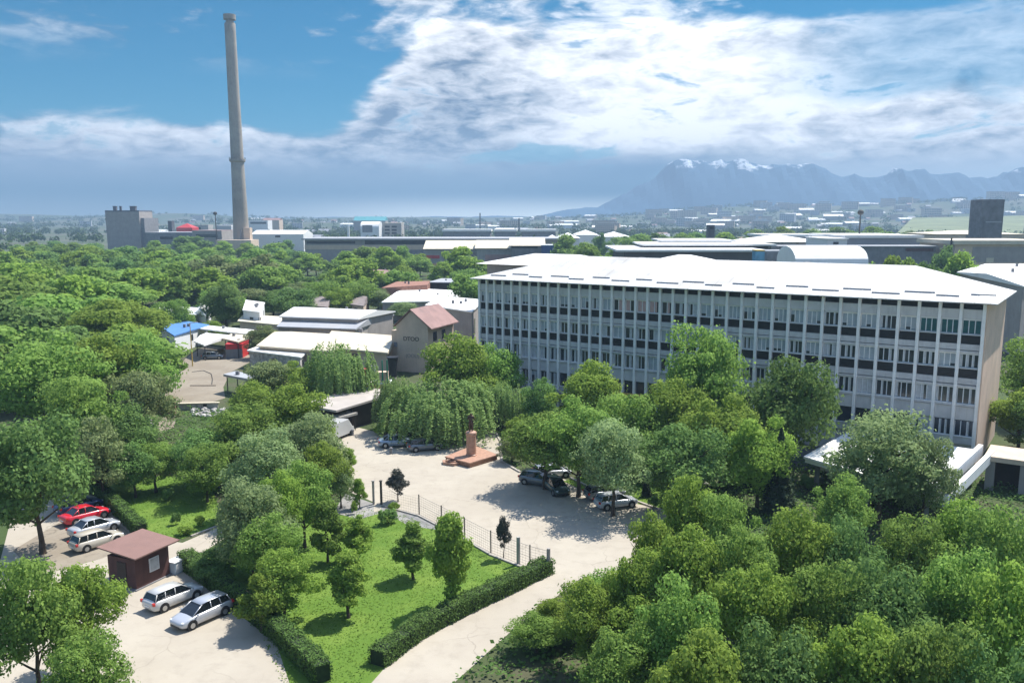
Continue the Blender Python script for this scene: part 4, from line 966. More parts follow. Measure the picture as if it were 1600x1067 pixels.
# ---- cars ----
def car(label, x, y, head, paint, estate=True, group='cars parked by the booth', sc_=1.0):
    nm = 'parked_car'; r = thing(nm, label, 'car', (x, y, .03), head, group); r.scale = (sc_ * .95,) * 3
    L = 4.35
    # stations along x (front = +L/2): x, half width, z bottom, z belt, z deck
    st_ = [(-2.17, .62, .42, .70, .78), (-2.08, .78, .30, .82, .95), (-1.75, .85, .24, .88, 1.0), (-1.0, .87, .22, .90, .98), (0, .88, .22, .88, .95), (.85, .87, .22, .84, .93), (1.35, .86, .23, .80, .88), (1.85, .82, .26, .72, .78), (2.08, .72, .30, .62, .68), (2.18, .55, .38, .54, .58)]
    vs = []; fs = []; m_ = 9
    for X_, hw, zb_, zs, zd in st_:
        pr = [(0, zb_), (hw * .9, zb_), (hw, zb_ + .12), (hw * 1.0, (zb_ + zs) / 2 + .03), (hw * .97, zs), (hw * .88, zs + (zd - zs) * .7), (hw * .6, zd), (hw * .25, zd + .012), (0, zd + .015)]
        vs += [(X_, -a, z) for a, z in pr]; 
    o2 = len(vs)
    for X_, hw, zb_, zs, zd in st_:
        pr = [(0, zb_), (hw * .9, zb_), (hw, zb_ + .12), (hw * 1.0, (zb_ + zs) / 2 + .03), (hw * .97, zs), (hw * .88, zs + (zd - zs) * .7), (hw * .6, zd), (hw * .25, zd + .012), (0, zd + .015)]
        vs += [(X_, a, z) for a, z in pr]
    for i in range(len(st_) - 1):
        for j in range(m_ - 1):
            a = i * m_ + j; fs.append((a, a + m_, a + m_ + 1, a + 1)); c = a + o2; fs.append((c, c + 1, c + m_ + 1, c + m_))
    fs.append(tuple(range(m_)) + tuple(range(o2 + m_ - 1, o2 - 1, -1))); e = (len(st_) - 1) * m_; fs.append(tuple(range(e + m_ - 1, e - 1, -1)) + tuple(range(o2 + e, o2 + e + m_)))
    body = MB().add(vs, fs).build('body', paint, r, smooth_=True)
    # cabin glass + roof
    xr0, xr1 = (-1.95, -1.70) if estate else (-1.55, -.85)
    bx = [(xr0, .74, .94), (xr1, .60, 1.40), (-.2, .62, 1.45), (.35, .60, 1.40), (1.25, .72, .90)]
    g = MB(); g.add([(X_, s * hw, z) for X_, hw, z in bx for s in (-1, 1)] + [(X_, s * .74, .88) for X_, hw, z in bx[1:4] for s in (-1, 1)],
                    [(0, 2, 3, 1), (2, 4, 5, 3), (4, 6, 7, 5), (6, 8, 9, 7), (0, 10, 2), (1, 3, 11), (10, 12, 4, 2), (3, 5, 13, 11), (12, 14, 6, 4), (5, 7, 15, 13), (14, 8, 6), (7, 9, 15)])
    gl = g.build('cabin_glass', M_cglass, r)
    rf = MB(); rp = [(xr1 - .08, .585, 1.40), (-1.0 if estate else -.6, .615, 1.445), (-.2, .625, 1.465), (.42, .60, 1.39)]
    for s in (-1, 1):
        for (x0_, z0_, w0), (x1_, z1_, w1) in (((xr0, .93, .755), (xr1, 1.42, .605)), ((.35, 1.42, .605), (1.25, .88, .735)), ((-.32, .88, .775), (-.28, 1.43, .635)), ((-1.15 if estate else -.95, .88, .77), (-1.05 if estate else -.9, 1.42, .62))):
            rf.tube((x0_, s * w0, z0_), (x1_, s * w1, z1_), .035, .035, 5)
    rf.add([(X_, s * hw, z + .02) for X_, hw, z in rp for s in (-1, 1)] + [(X_, s * hw * .9, z + .05) for X_, hw, z in rp for s in (-1, 1)],
           [(8, 10, 11, 9), (10, 12, 13, 11), (12, 14, 15, 13), (0, 2, 10, 8), (2, 4, 12, 10), (4, 6, 14, 12), (9, 11, 3, 1), (11, 13, 5, 3), (13, 15, 7, 5), (0, 8, 9, 1), (6, 7, 15, 14), (0, 1, 3, 2), (2, 3, 5, 4), (4, 5, 7, 6)]).build('car_roof', paint, r, smooth_=True)
    for fx in (-1.32, 1.36):
        for s in (-1, 1):
            wh = MB().tube((fx, s * .66, .32), (fx, s * .885, .32), .33, .33, 18).build('wheel', M_tyre, r); MB().tube((fx, s * .86, .32), (fx, s * .895, .32), .20, .19, 14).build('rim', M_rim, wh)
            MB().tube((fx, s * .60, .34), (fx, s * .872, .34), .40, .40, 16).build('wheel_arch', M_plastic, r)
    for s in (-1, 1):
        MB().ball((1.93, s * .62, .66), (.18, .16, .07), 8, 5).build('headlight', M_lampg, r); MB().box(-2.17, s * .72 - .11, .72, -2.0, s * .72 + .11, .93).build('tail_light', M_tail, r, bevel=.02)
        MB().ball((.95, s * .92, .96), (.09, .1, .07), 8, 5).build('wing_mirror', paint, r)
    MB().box(2.1, -.5, .30, 2.2, .5, .42).build('grille', M_plastic, r); MB().box(-2.2, -.26, .50, -2.165, .26, .61).build('number_plate', M_whitep, r)
    return r
def paint(nm, c, metal=0.0):
    m = mat(nm, c, .28, .02, 1, spec=.6, metal=metal); b = m.node_tree.nodes['Principled BSDF']; b.inputs['Coat Weight'].default_value = .6; b.inputs['Coat Roughness'].default_value = .05; return m
C_white = paint('white_car_paint', (.52, .52, .51)); C_silver = paint('silver_car_paint', (.48, .50, .54), .3); C_red = paint('red_car_paint', (.55, .015, .03)); C_blue = paint('navy_car_paint', (.02, .04, .12)); C_beige = paint('beige_car_paint', (.48, .44, .37)); C_grey = paint('grey_car_paint', (.16, .18, .20), .3); C_bl = paint('pale_blue_car_paint', (.28, .36, .46), .3); C_green = paint('dark_green_car_paint', (.02, .05, .045))
hd = math.atan2(.87, .5)
def cpx(label, px, py, head, pt, **k): p = P(px, py); return car(label, p.x, p.y, head, pt, **k)
cpx('white estate car nearest the booth, rear end towards us', 272, 942, hd - .06, C_white)
cpx('silver white saloon parked beside the dark hedge, front towards us', 316, 968, hd + math.pi - .06, C_silver, estate=True)
cpx('beige white hatchback in the row left of the booth, nearest of the row', 152, 853, hd - .1, C_beige)
cpx('silver car in the row left of the booth, between the beige and the red one', 148, 833, hd - .1, C_silver, estate=False)
cpx('red car in the row left of the booth', 134, 813, hd - .1, C_red, estate=False)
cpx('navy blue car at the far end of the row left of the booth', 124, 798, hd - .1, C_blue)
cpx('silver car parked by the plaza under the tree at the roadside lawn', 962, 792, .35, C_silver, group='cars parked around the plaza')
cpx('grey silver car parked beyond the silver one, at the lawn kerb', 945, 778, .35, C_grey, group='cars parked around the plaza')
cpx('dark green car half in tree shade at the right of the plaza', 868, 768, -1.2, C_green, group='cars parked around the plaza')
cpx('grey car behind the dark green one under the trees', 842, 757, -.5, C_grey, group='cars parked around the plaza')
cpx('pale car deepest under the trees right of the monument', 862, 745, .3, C_silver, group='cars parked around the plaza')
cpx('pale blue car in the shade of the broad weeping tree', 618, 697, .25, C_bl, estate=False, group='cars parked around the plaza')
cpx('dark car under the weeping tree between the pale blue car and the monument', 664, 703, .35, C_grey, group='cars parked around the plaza')
cpx('grey car standing in the yard before the sheds', 333, 561, .15, C_grey, group='cars in the yard')
cpx('white car parked under the entrance canopy', 1300, 735, 1.0, C_white, group='cars parked around the plaza')
# grey van by the gatehouse
p = P(527, 684)
vn = thing('van', 'grey white van parked in front of the gatehouse', 'van', (p.x, p.y, .03), R(68))
MB().add([(-2.4, -.95, .35), (1.7, -.95, .35), (2.5, -.88, .4), (2.5, .88, .4), (1.7, .95, .35), (-2.4, .95, .35), (-2.4, -.9, 2.2), (1.2, -.9, 2.2), (2.1, -.86, 1.15), (2.5, -.82, 1.0), (2.5, .82, 1.0), (2.1, .86, 1.15), (1.2, .9, 2.2), (-2.4, .9, 2.2), (1.7, -.93, 1.2), (1.7, .93, 1.2)],
         [(0, 5, 4, 3, 2, 1), (0, 1, 14, 7, 6), (1, 2, 9, 8, 14), (14, 8, 7), (2, 3, 10, 9), (9, 10, 11, 8), (8, 11, 12, 7), (3, 4, 15, 11, 10), (15, 12, 11), (4, 5, 13, 12, 15), (5, 0, 6, 13), (6, 7, 12, 13)]).build('body', C_white, vn, bevel=.05)
MB().box(-2.43, -.6, 1.35, -2.395, .6, 1.9).build('rear_window', M_cglass, vn)
MB().add([(2.07, -.78, 1.22), (2.07, .78, 1.22), (1.27, .8, 2.14), (1.27, -.8, 2.14)], [(0, 1, 2, 3)]).build('windscreen', M_cglass, vn).location = (.02, 0, .02)
for fx in (-1.5, 1.6):
    for s in (-1, 1): MB().tube((fx, s * .7, .33), (fx, s * .97, .33), .34, .34, 16).build('wheel', M_tyre, vn)
# small things around
for i, (px, py, lab) in enumerate([(551, 680, 'stone bollard near the grey van'), (611, 709, 'dark stone bollard in the willow shade')]):
    o = MB().lathe([(.16, 0), (.16, .55), (.2, .6), (.2, .72), (.1, .8), (.02, .82)], 12).build('bollard', M_dconc); o.location = P(px, py); tag(o, lab, 'bollard')
# brick gate and rubble by the yard entrance
p = P(252, 648); bw = thing('brick_wall', 'broken red brick wall at the lower left of the yard', 'wall', (p.x, p.y, 0), .2)
MB().prism([(-2.6, 0), (1.6, -.2), (1.6, .1), (-2.6, .3)], 0, 2.0).build('wall_panel', M_brick, bw); MB().box(1.4, -.35, 0, 1.95, .2, 2.4).build('pillar', M_brick, bw)
p = P(300, 640); yw = thing('yard_wall', 'low grey wall with dark openings at the front of the yard', 'wall', (p.x, p.y, 0), .12)
MB().box(-3.6, -.1, 0, 3.6, .15, .9).build('wall_panel', M_conc, yw); MB().box(-3.8, -.25, .9, 3.8, .3, 1.0).build('coping', M_cream, yw)
for x in (-2.4, 1.6): MB().box(x, -.14, .3, x + .5, -.1, .8).build('opening', M_black, yw)
rb = MB(); rq = random.Random(2)
for i in range(90):
    c = P(rq.uniform(300, 352), rq.uniform(640, 652)); r_ = rq.uniform(.15, .45); rb.ball((c.x, c.y, r_ * .4), (r_, r_ * .8, r_ * .6), 6, 4)
for i in range(60):
    c = P(rq.uniform(208, 236), rq.uniform(655, 668)); r_ = rq.uniform(.15, .5); rb.ball((c.x, c.y, r_ * .4), (r_, r_ * .8, r_ * .6), 6, 4)
tag(rb.build('rubble', M_rubble), 'heaps of grey rubble below the yard', 'rubble', kind='stuff')
ho_ = MB(); W_ = [P(*q, .05) for q in rounded([(300, 581), (318, 579), (330, 584), (332, 592), (331, 600)], 1)]
for a_, b_ in zip(W_, W_[1:]): ho_.tube(a_, b_, .07, .07, 6)
tag(ho_.build('hose', M_post), 'dark curved hose lying on the yard ground', 'hose')
pq = P(316, 603); o = MB().box(-2.0, -.06, 0, 2.2, .1, .12).build('plank', M_bark); o.location = pq; tag(o, 'long dark plank lying flat in the lower yard', 'plank')
for i_, (px, py, lab) in enumerate([(392, 553, 'wooden pallet stack at the right back of the yard'), (345, 551, 'wooden pallet stack before the red kiosk')]):
    c_ = P(px, py); r_ = thing('pallet_stack', lab, 'pallets', c_, .3 * i_)
    for k_ in range(5): MB().box(-.6, -.5, k_ * .16, .6, .5, k_ * .16 + .11).build('pallet', M_yellow if k_ % 2 else M_bark, r_)
# yard lamp post
p = P(301, 572); lp = thing('lamp_post', 'tall pole with bracket standing in the yard before the blue shed', 'pole', (p.x, p.y, 0))
MB().tube((0, 0, 0), (0, 0, 8), .12, .07, 8).build('pole', M_yellow, lp); MB().tube((0, 0, 7.9), (1.1, 0, 8.1), .05, .05, 6).build('arm', M_conc, lp); MB().box(.8, -.12, 8.05, 1.4, .12, 8.2).build('lamp_head', M_greyroof, lp)

# ---- far middle ground ----
fb('factory', 'long grey and beige factory hall across the middle distance', 476, 880, 375, 520, 40, M_taupe, M_greyroof, over=1.5, th=.9, strips=[('window_band', 479, 555, 377, 381, M_black), ('window_band', 570, 686, 376, 382, M_black), ('beige_band', 476, 662, 383, 390, M_beige), ('grey_wall', 560, 662, 391, 408, M_dconc), ('window', 592, 600, 397, 402, M_pane), ('window', 604, 614, 397, 402, M_pane), ('window', 618, 629, 397, 401, M_blind2), ('window', 632, 640, 397, 402, M_pane)])
fb('factory_hall', 'cream roofed hall with red stripe, right of the long factory', 664, 752, 389, 470, 26, M_taupe, M_cream, over=1.0, rise=4.2, roofkind='gable', strips=[('red_stripe', 665, 687, 399, 404, M_red), ('lower_wall', 665, 690, 412, 418, M_pink)])
fb('factory_hall', 'cream roofed hall with faded pink wall, middle of the three', 745, 800, 388, 462, 24, M_conc, M_cream, over=1.0, rise=4.0, roofkind='gable', strips=[('pink_wall', 758, 798, 398, 410, mat('faded_pink', (.42, .25, .22), .9, .2, .2))])
fb('factory_hall', 'cream roofed hall with blue end bay', 798, 849, 384, 440, 26, M_dconc, M_cream, over=1.0, rise=3.6, roofkind='gable', strips=[('black_band', 800, 840, 385, 388, M_black)])
fb('blue_kiosk', 'dark blue cabin beside the cream roofed halls', 846, 873, 384, 435, 10, mat('deep_blue', (.02, .07, .22), .6, .1, .3), M_white, strips=[('window', 863, 869, 389, 394, M_blind2)])
fb('hall', 'white roofed hall behind the blue cabin', 851, 876, 375, 560, 30, M_whitep, M_white, rise=3, roofkind='hip')
fb('tower_block', 'windowless grey tower block left of the chimney', 165, 225, 342, 690, 26, M_dconc, M_dconc, th=.6, strips=[('opening', 172, 176, 358, 361, M_black), ('opening', 172, 176, 365, 368, M_black)])
fb('tower_block', 'dark top storey block of the grey tower with roof tanks', 164, 217, 331, 688, 24, M_taupe, M_dgrey, th=1.0)
for px, w_ in ((177, 5), (186, 3), (205, 8)):
    p = PD(px, 325, 690); z0 = PD(px, 331, 690).z; o = MB().box(-w_ * .25, 0, 0, w_ * .25, w_ * .4, p.z - z0).box(-w_ * .3, -.3, p.z - z0, w_ * .3, w_ * .4 + .3, p.z - z0 + .4).build('roof_tank', M_dgrey); o.location = (p.x, 692, z0 + 1.0); tag(o, {177: 'left', 186: 'middle, smallest', 205: 'right, largest'}[px] + ' tank on the roof of the grey tower block', 'tank', 'tanks on the tower roof')
fb('low_works', 'low grey works building right of the tower block', 226, 338, 364, 670, 30, M_dconc, M_greyroof, strips=[('window_band', 250, 270, 370, 374, M_black)])
fb('works_hall', 'works building with red roof equipment left of the chimney', 300, 346, 361, 655, 26, M_taupe, mat('dull_rose', (.34, .24, .22), .8, .1, .2), strips=[('window_band', 306, 340, 366, 371, M_pane)])
fb('red_roof_shed', 'red canopied shed on the horizon left of the chimney', 275, 300, 356, 800, 16, M_red, M_red, rise=4, roofkind='hip')
fb('works_hall', 'pale works building with openings behind the red canopied shed', 290, 325, 352, 1000, 16, M_conc, M_conc, strips=[('opening', 293, 298, 355, 359, M_black), ('opening', 301, 306, 355, 359, M_black), ('opening', 309, 314, 355, 359, M_black)])
fb('stack_tower', 'dark square stack behind the low works building', 262, 268, 346, 760, 6, M_dgrey, M_dgrey)
fb('white_hall', 'white works hall touching the chimney on the left', 338, 361, 353, 760, 20, M_blind2, M_white)
fb('plinth_building', 'beige block at the foot of the chimney', 337, 392, 377, 625, 18, M_beige, M_beige, th=.8)
fb('annex', 'narrow beige annex against the right side of the chimney base', 380, 390, 357, 640, 6, M_beige, M_beige)
fb('office_row', 'white long building on the horizon right of the chimney', 388, 418, 345, 1150, 20, M_whitep, M_white, strips=[('window_band', 391, 416, 347, 350, M_pane)])
fb('office_row', 'brown roofed long building behind the white one right of the chimney', 410, 436, 344, 1300, 20, M_beige, M_roseroof, rise=3, roofkind='gable')
fb('white_hall', 'long white sheds between chimney and factory', 392, 474, 366, 700, 30, M_whitep, M_white, rise=3, roofkind='gable', strips=[('opening', 430, 438, 368, 371, M_pane)])
fb('frame_building', 'unfinished concrete frame building beside the white dome hall', 598, 627, 349, 900, 20, M_conc, M_cream, strips=[(n_, x_, x_ + 8, y_, y_ + 3, M_black) for n_, x_, y_ in (('opening', 601, 353), ('opening', 612, 353), ('opening', 601, 358), ('opening', 612, 358), ('opening', 601, 363), ('opening', 612, 363))])
fb('dome_hall', 'white round topped storage hall in the distance', 563, 592, 356, 880, 22, M_whitep, M_white, rise=6, roofkind='barrel', strips=[('door', 566, 582, 352, 363, M_dconc)])
fb('teal_hall', 'teal roofed hall on the horizon behind the white dome hall', 552, 602, 345, 1500, 30, M_taupe, M_tealroof, rise=7, roofkind='gable')
for x0_, x1_, yt, lab in ((692, 766, 362, 'left, longest'), (773, 806, 362, 'middle'), (815, 868, 362, 'right')):
    fb('long_hall', lab + ' of the three white topped grey halls in a row behind the factory', x0_, x1_, yt, 800, 24, M_dconc, M_white, over=1, th=2.0, group='white topped halls behind the factory')
for i, (x0_, x1_, yt, D_, lab) in enumerate([(872, 905, 372, 560, 'white hall left of the dark columnar tree'), (900, 934, 367, 600, 'pale blue white hall behind the dark columnar tree'), (940, 984, 370, 590, 'white hall right of the dark columnar tree')]):
    fb('white_hall', lab, x0_, x1_, yt, D_, 30, M_whitep, M_white, rise=3.2, roofkind='hip', over=.8)
# complex right behind the office block
fb('stepped_hall', 'wide white stepped hall behind the middle of the office block, lowest roof', 975, 1180, 393, 300, 40, M_dgrey, M_white, over=3, th=.7)
fb('stepped_hall', 'grey glazed upper storey of the white stepped hall', 1010, 1205, 384, 318, 30, M_dconc, M_white, over=1.5, th=.6, strips=[('window_band', 1066, 1200, 385, 388, M_black)])
fb('stepped_hall', 'top tier of the white stepped hall', 1036, 1142, 378, 340, 26, M_whitep, M_white, over=1, th=.7)
fb('dark_tower', 'black square tower behind the white stepped hall', 1107, 1117, 353, 420, 5, M_dgrey, M_dgrey, strips=[('louvre', 1109, 1115, 355, 358, M_black)])
fb('white_hall', 'double roofed white hall right of the black tower', 1166, 1285, 378, 420, 30, M_conc, M_white, over=1.2, rise=3.0, roofkind='hip', strips=[('opening', 1170, 1184, 380, 384, M_black), ('window_band', 1195, 1280, 382, 384, M_black)])
fb('white_hall', 'upper white roof behind the double roofed hall', 1192, 1278, 370, 470, 30, M_greyroof, M_white, over=1, th=1.2)
fb('grey_hall', 'large plain grey hall with white roof edge in the right middle distance', 1322, 1440, 372, 390, 50, mat('blue_grey_sheet', (.24, .26, .31), .7, .06, .1), M_white, over=.8, th=1.2)
fb('white_hall', 'low white hall left of the large plain grey hall', 1293, 1324, 374, 380, 30, M_whitep, M_white, over=.5, strips=[('opening', 1302, 1310, 378, 382, M_pane)])
fb('long_grey_wall', 'long low grey shed in front of the large grey hall', 1218, 1462, 386, 340, 12, M_dconc, M_greyroof, over=.4, strips=[('maroon_doors', 1415, 1458, 388, 393, M_maroon)])
fb('container_row', 'grey corrugated container row behind the office block', 1198, 1232, 394, 250, 8, M_dconc, M_greyroof)
fb('blue_truck_box', 'small blue cargo box left of the grey container row', 1181, 1195, 393, 245, 4, mat('sky_blue_box', (.10, .28, .42), .6, .2, .5), M_yellow)
p = PD(1238, 413, 215); q_ = PD(1352, 413, 215)
fb('hangar', 'white barrel roofed hangar right behind the office block', 1243, 1357, 411, 205, 16, M_whitep, M_white, rise=3.7, roofkind='barrel')
fb('cream_hall', 'long cream hall at the right horizon', 1464, 1600, 366, 520, 40, M_beige, M_cream, over=1, rise=2.0, roofkind='hip', strips=[('column', 1509, 1512, 367, 373, M_dconc)])
fb('beige_hall', 'beige and brown hall in front of the long cream hall', 1492, 1640, 382, 330, 30, M_beige, M_cream, over=1, th=1.5, strips=[('brown_wall', 1520, 1600, 386, 410, M_taupe), ('opening', 1541, 1552, 403, 410, M_cream)])
fb('dark_tower', 'dark grey ribbed tower at the right edge of the view', 1536, 1570, 313, 430, 12, mat('ribbed_dark', (.15, .15, .16), .8, .25, .3), M_dconc, strips=[('louvre', 1540, 1565, 346, 348, M_greyroof)])
qb('neighbour_building', 'white roofed neighbour building behind the right end of the office block', [(1495, 425), (1600, 447), (1680, 425), (1540, 412)], 14, M_white, M_taupe, over=.8, rise=1.0)
# peaked white roof behind the office block
pk = PD(1070, 398, 140)
pr_ = thing('peaked_pavilion', 'white peaked roof rising behind the middle of the office block', 'building', (pk.x, pk.y, 0), math.atan2(u.y, u.x))
MB().box(-9, -6, 0, 9, 6, pk.z - 2.3).build('wall', M_taupe, pr_)
MB().add([(-10.5, -7, pk.z - 2.3), (10.5, -7, pk.z - 2.3), (10.5, 7, pk.z - 2.3), (-10.5, 7, pk.z - 2.3), (-1, 0, pk.z), (1, 0, pk.z)], [(0, 1, 5, 4), (1, 2, 5), (2, 3, 4, 5), (3, 0, 4), (3, 2, 1, 0)]).build('roof', M_white, pr_)
pk = PD(870, 397, 165)
pr_ = thing('rear_hall', 'low white hipped roof behind the left half of the office block', 'building', (pk.x, pk.y, 0), math.atan2(u.y, u.x))
MB().box(-12, -6, 0, 12, 6, pk.z - 2).build('wall', M_taupe, pr_)
MB().add([(-14, -7, pk.z - 1.9), (14, -7, pk.z - 1.9), (14, 7, pk.z - 1.9), (-14, 7, pk.z - 1.9), (-5, 0, pk.z), (5, 0, pk.z)], [(0, 1, 5, 4), (1, 2, 5), (2, 3, 4, 5), (3, 0, 4), (3, 2, 1, 0)]).build('roof', M_white, pr_)
BLD.append((pk.x, pk.y, 12)); 
# chimney
cD = 640; cb_ = PD(373.5, 376, cD); rb_ = 13.2 * cD / FPX
HT = 168.0
def crad(z): return rb_ * (.56 + .44 * math.exp(-z / 70.0) ** 1.0) if z < HT else 0
prof = [(crad(z) , z) for z in np.linspace(0, HT, 30)]
ch = thing('factory_chimney', 'very tall tapered concrete factory chimney with a ring gallery', 'chimney', (cb_.x, cD + 6, 0))
M_chim = mat('chimney_concrete', (.34, .30, .25), .9, .18, .04, dirt=(.17, .16, .15), dirt_scale=.05, dirt_amt=.5, streak=.4)
MB().lathe(prof, 40).build('shaft', M_chim, ch, smooth_=True)
zr = PD(365, 250, cD).z
MB().lathe([(crad(zr) + .1, zr - 1.6), (crad(zr) + 1.1, zr - .6), (crad(zr) + 1.2, zr + .9), (crad(zr) + .1, zr + .9)], 32).build('ring_gallery', M_chim, ch)
b = MB()
for k in range(24):
    a = 2 * math.pi * k / 24; r_ = crad(zr) + 1.1; b.tube((r_ * math.cos(a), r_ * math.sin(a), zr + .9), (r_ * math.cos(a), r_ * math.sin(a), zr + 2.1), .07, .07, 4)
b.build('railing', M_post, ch)
MB().lathe([(crad(HT - 1) + .5, HT - 3), (crad(HT - 1) + .5, HT + .5)], 32).build('rim', M_chim, ch)
b = MB()
b.box(rb_ * .2, -rb_ * 1.02 - .3, 0, rb_ * .2 + .8, -rb_ * .9, 18); b.build('ladder_cage', M_dconc, ch)
# masts
for px, y0_, y1_, D_, lab, ball_ in ((336, 331, 364, 640, 'thin mast with a small head left of the chimney', 1), (1345, 328, 392, 420, 'tall thin mast with a dark ball in the right distance', 1), (544, 351, 366, 800, 'white water mast left of the dome hall', 0), (750, 333, 352, 1500, 'dark slender stack on the horizon above the factory', 0), (811, 341, 362, 1300, 'second dark stack on the horizon, right of the first', 0), (1487, 372, 400, 330, 'short dark stack in front of the long cream hall', 0)):
    t_ = PD(px, y0_, D_); r_ = .45 if D_ < 700 else 1.4
    m = thing('mast', lab, 'mast', (t_.x, D_, 0)); MB().tube((0, 0, 0), (0, 0, t_.z), r_, r_ * .7, 8).build('pole', M_post if px != 544 else M_whitep, m)
    if ball_: MB().ball((0, 0, t_.z - 1.2), (1.5, 1.5, 1.3), 10, 6).build('head', M_post, m)

# ------------------------------------------------------------------ the wood (left) and mid trees
wr = random.Random(21)
def blocked(x, y, r):
    for t in BLD:
        if len(t) == 3:
            if (x - t[0]) ** 2 + (y - t[1]) ** 2 < (t[2] + r * .7) ** 2: return True
        else:
            if abs(x - t[0]) < t[3] + r * .3 and abs(y - t[1]) < t[4]: return True
            if abs(x - t[0]) < t[3] and t[1] - 30 < y < t[1] and wr.random() < .6: return True
    return False
def scatter(n, x0, x1, d0, d1, hlo, hhi, group, labfn, rfac=.62, avoid=None, pw=1.0):
    k = 0; tries = 0; placed = []
    while k < n and tries < n * 60:
        tries += 1
        D = math.sqrt(wr.uniform(d0 ** 2, d1 ** 2)); px = wr.uniform(x0, x1); x = (px - PCX) / FPX * D
        h = wr.uniform(hlo, hhi); r = h * wr.uniform(rfac * .85, rfac * 1.15)
        if blocked(x, D, r): continue
        if any((x - a) ** 2 + (D - b_) ** 2 < ((r + c) * .50) ** 2 for a, b_, c in TREES): continue
        if avoid and avoid(px, D, h): continue
        key = wr.choices(['f_broad', 'f_bright', 'f_dark', 'f_olive'], [4.5, 3, 2.2, .5])[0]
        tree_at(x, D, h, r, key, labfn(px, D, key), group); k += 1
    return k
KN = {'f_broad': 'mid green', 'f_bright': 'bright green', 'f_dark': 'dark green', 'f_olive': 'olive'}
def av(px, D, h):
    # keep sightlines: yard, warehouses, hall roofs
    yt = PCY + FPX * math.tan(math.atan2(CAM_H - h, D) - PIT)
    if 240 < px < 465 and 130 < D < 235: return True
    if 395 < px < 640 and 120 < D < 262 and yt < 560: return True
    if 580 < px < 900 and D < 330 and yt < 470: return True
    if 860 < px and D < 200: return True
    return yt < 366 and D > 300
n1_ = scatter(50, -120, 262, 118, 235, 9, 15.5, 'trees of the wood left of the yard', lambda px, D, k: KN[k] + ' tree in the near part of the wood left of the sheds', avoid=av)
n2_ = scatter(120, -60, 660, 236, 420, 8.5, 15, 'trees of the wood below the chimney', lambda px, D, k: KN[k] + (' tree in the wood below the tower block' if px < 250 else ' tree in the wood below the chimney' if px < 430 else ' tree in the wood before the long factory'), avoid=av)
n3_ = scatter(55, -60, 480, 420, 600, 9, 13, 'trees at the far edge of the wood', lambda px, D, k: KN[k] + (' tree at the far edge of the wood near the tower block' if px < 300 else ' tree at the far edge of the wood near the chimney'), avoid=av)
n4_ = scatter(20, 600, 800, 255, 430, 8, 11, 'trees before the cream roofed halls', lambda px, D, k: KN[k] + ' tree before the cream roofed halls', avoid=lambda px, D, h: PCY + FPX * math.tan(math.atan2(CAM_H - h, D) - PIT) < 402)
ORD = ['first', 'second', 'third', 'fourth', 'fifth', 'sixth', 'seventh', 'eighth', 'ninth', 'tenth', 'eleventh', 'twelfth', 'thirteenth', 'fourteenth', 'fifteenth', 'sixteenth', 'seventeenth', 'eighteenth', 'nineteenth', 'twentieth']
def rank(objs, phrase, per):
    objs.sort(key=lambda o: o.location.y); k = 0
    for i in range(0, len(objs), per):
        row = sorted(objs[i:i + per], key=lambda o: o.location.x / o.location.y)
        for j, o in enumerate(row): o['label'] = o['label'].split(' tree')[0].split(' in the')[0].split(' among')[0] + (' tree' if o['category'] == 'tree' else '') + ', ' + ORD[j] + ' from left, ' + ORD[k] + ' row ' + phrase
        k += 1
for g_, ph_ in (('trees of the wood left of the yard', 'of wood left of yard'), ('trees of the wood below the chimney', 'of wood below chimney'), ('trees at the far edge of the wood', 'at far edge of wood'), ('trees before the cream roofed halls', 'before cream roofed halls')):
    rank([o for o in col.objects if o.get('group') == g_], ph_, 14)
print('WOOD', n1_, n2_, n3_, n4_, len(TREES))
tree_at(*(PD(718, 384, 330).xy), PD(718, 384, 330).z, 9.0, 'f_bright', 'tall bright tree before the middle cream roofed hall, right of the red stripe')
tree_at(*(PD(295, 368, 560).xy), PD(295, 368, 560).z, 14, 'f_dark', 'large round tree in front of the works hall left of the chimney')
tree_at(*(PD(940, 360, 480).xy), PD(940, 360, 480).z, 5.0, 'f_dark', 'dark columnar tree between the white halls', name='columnar_tree')
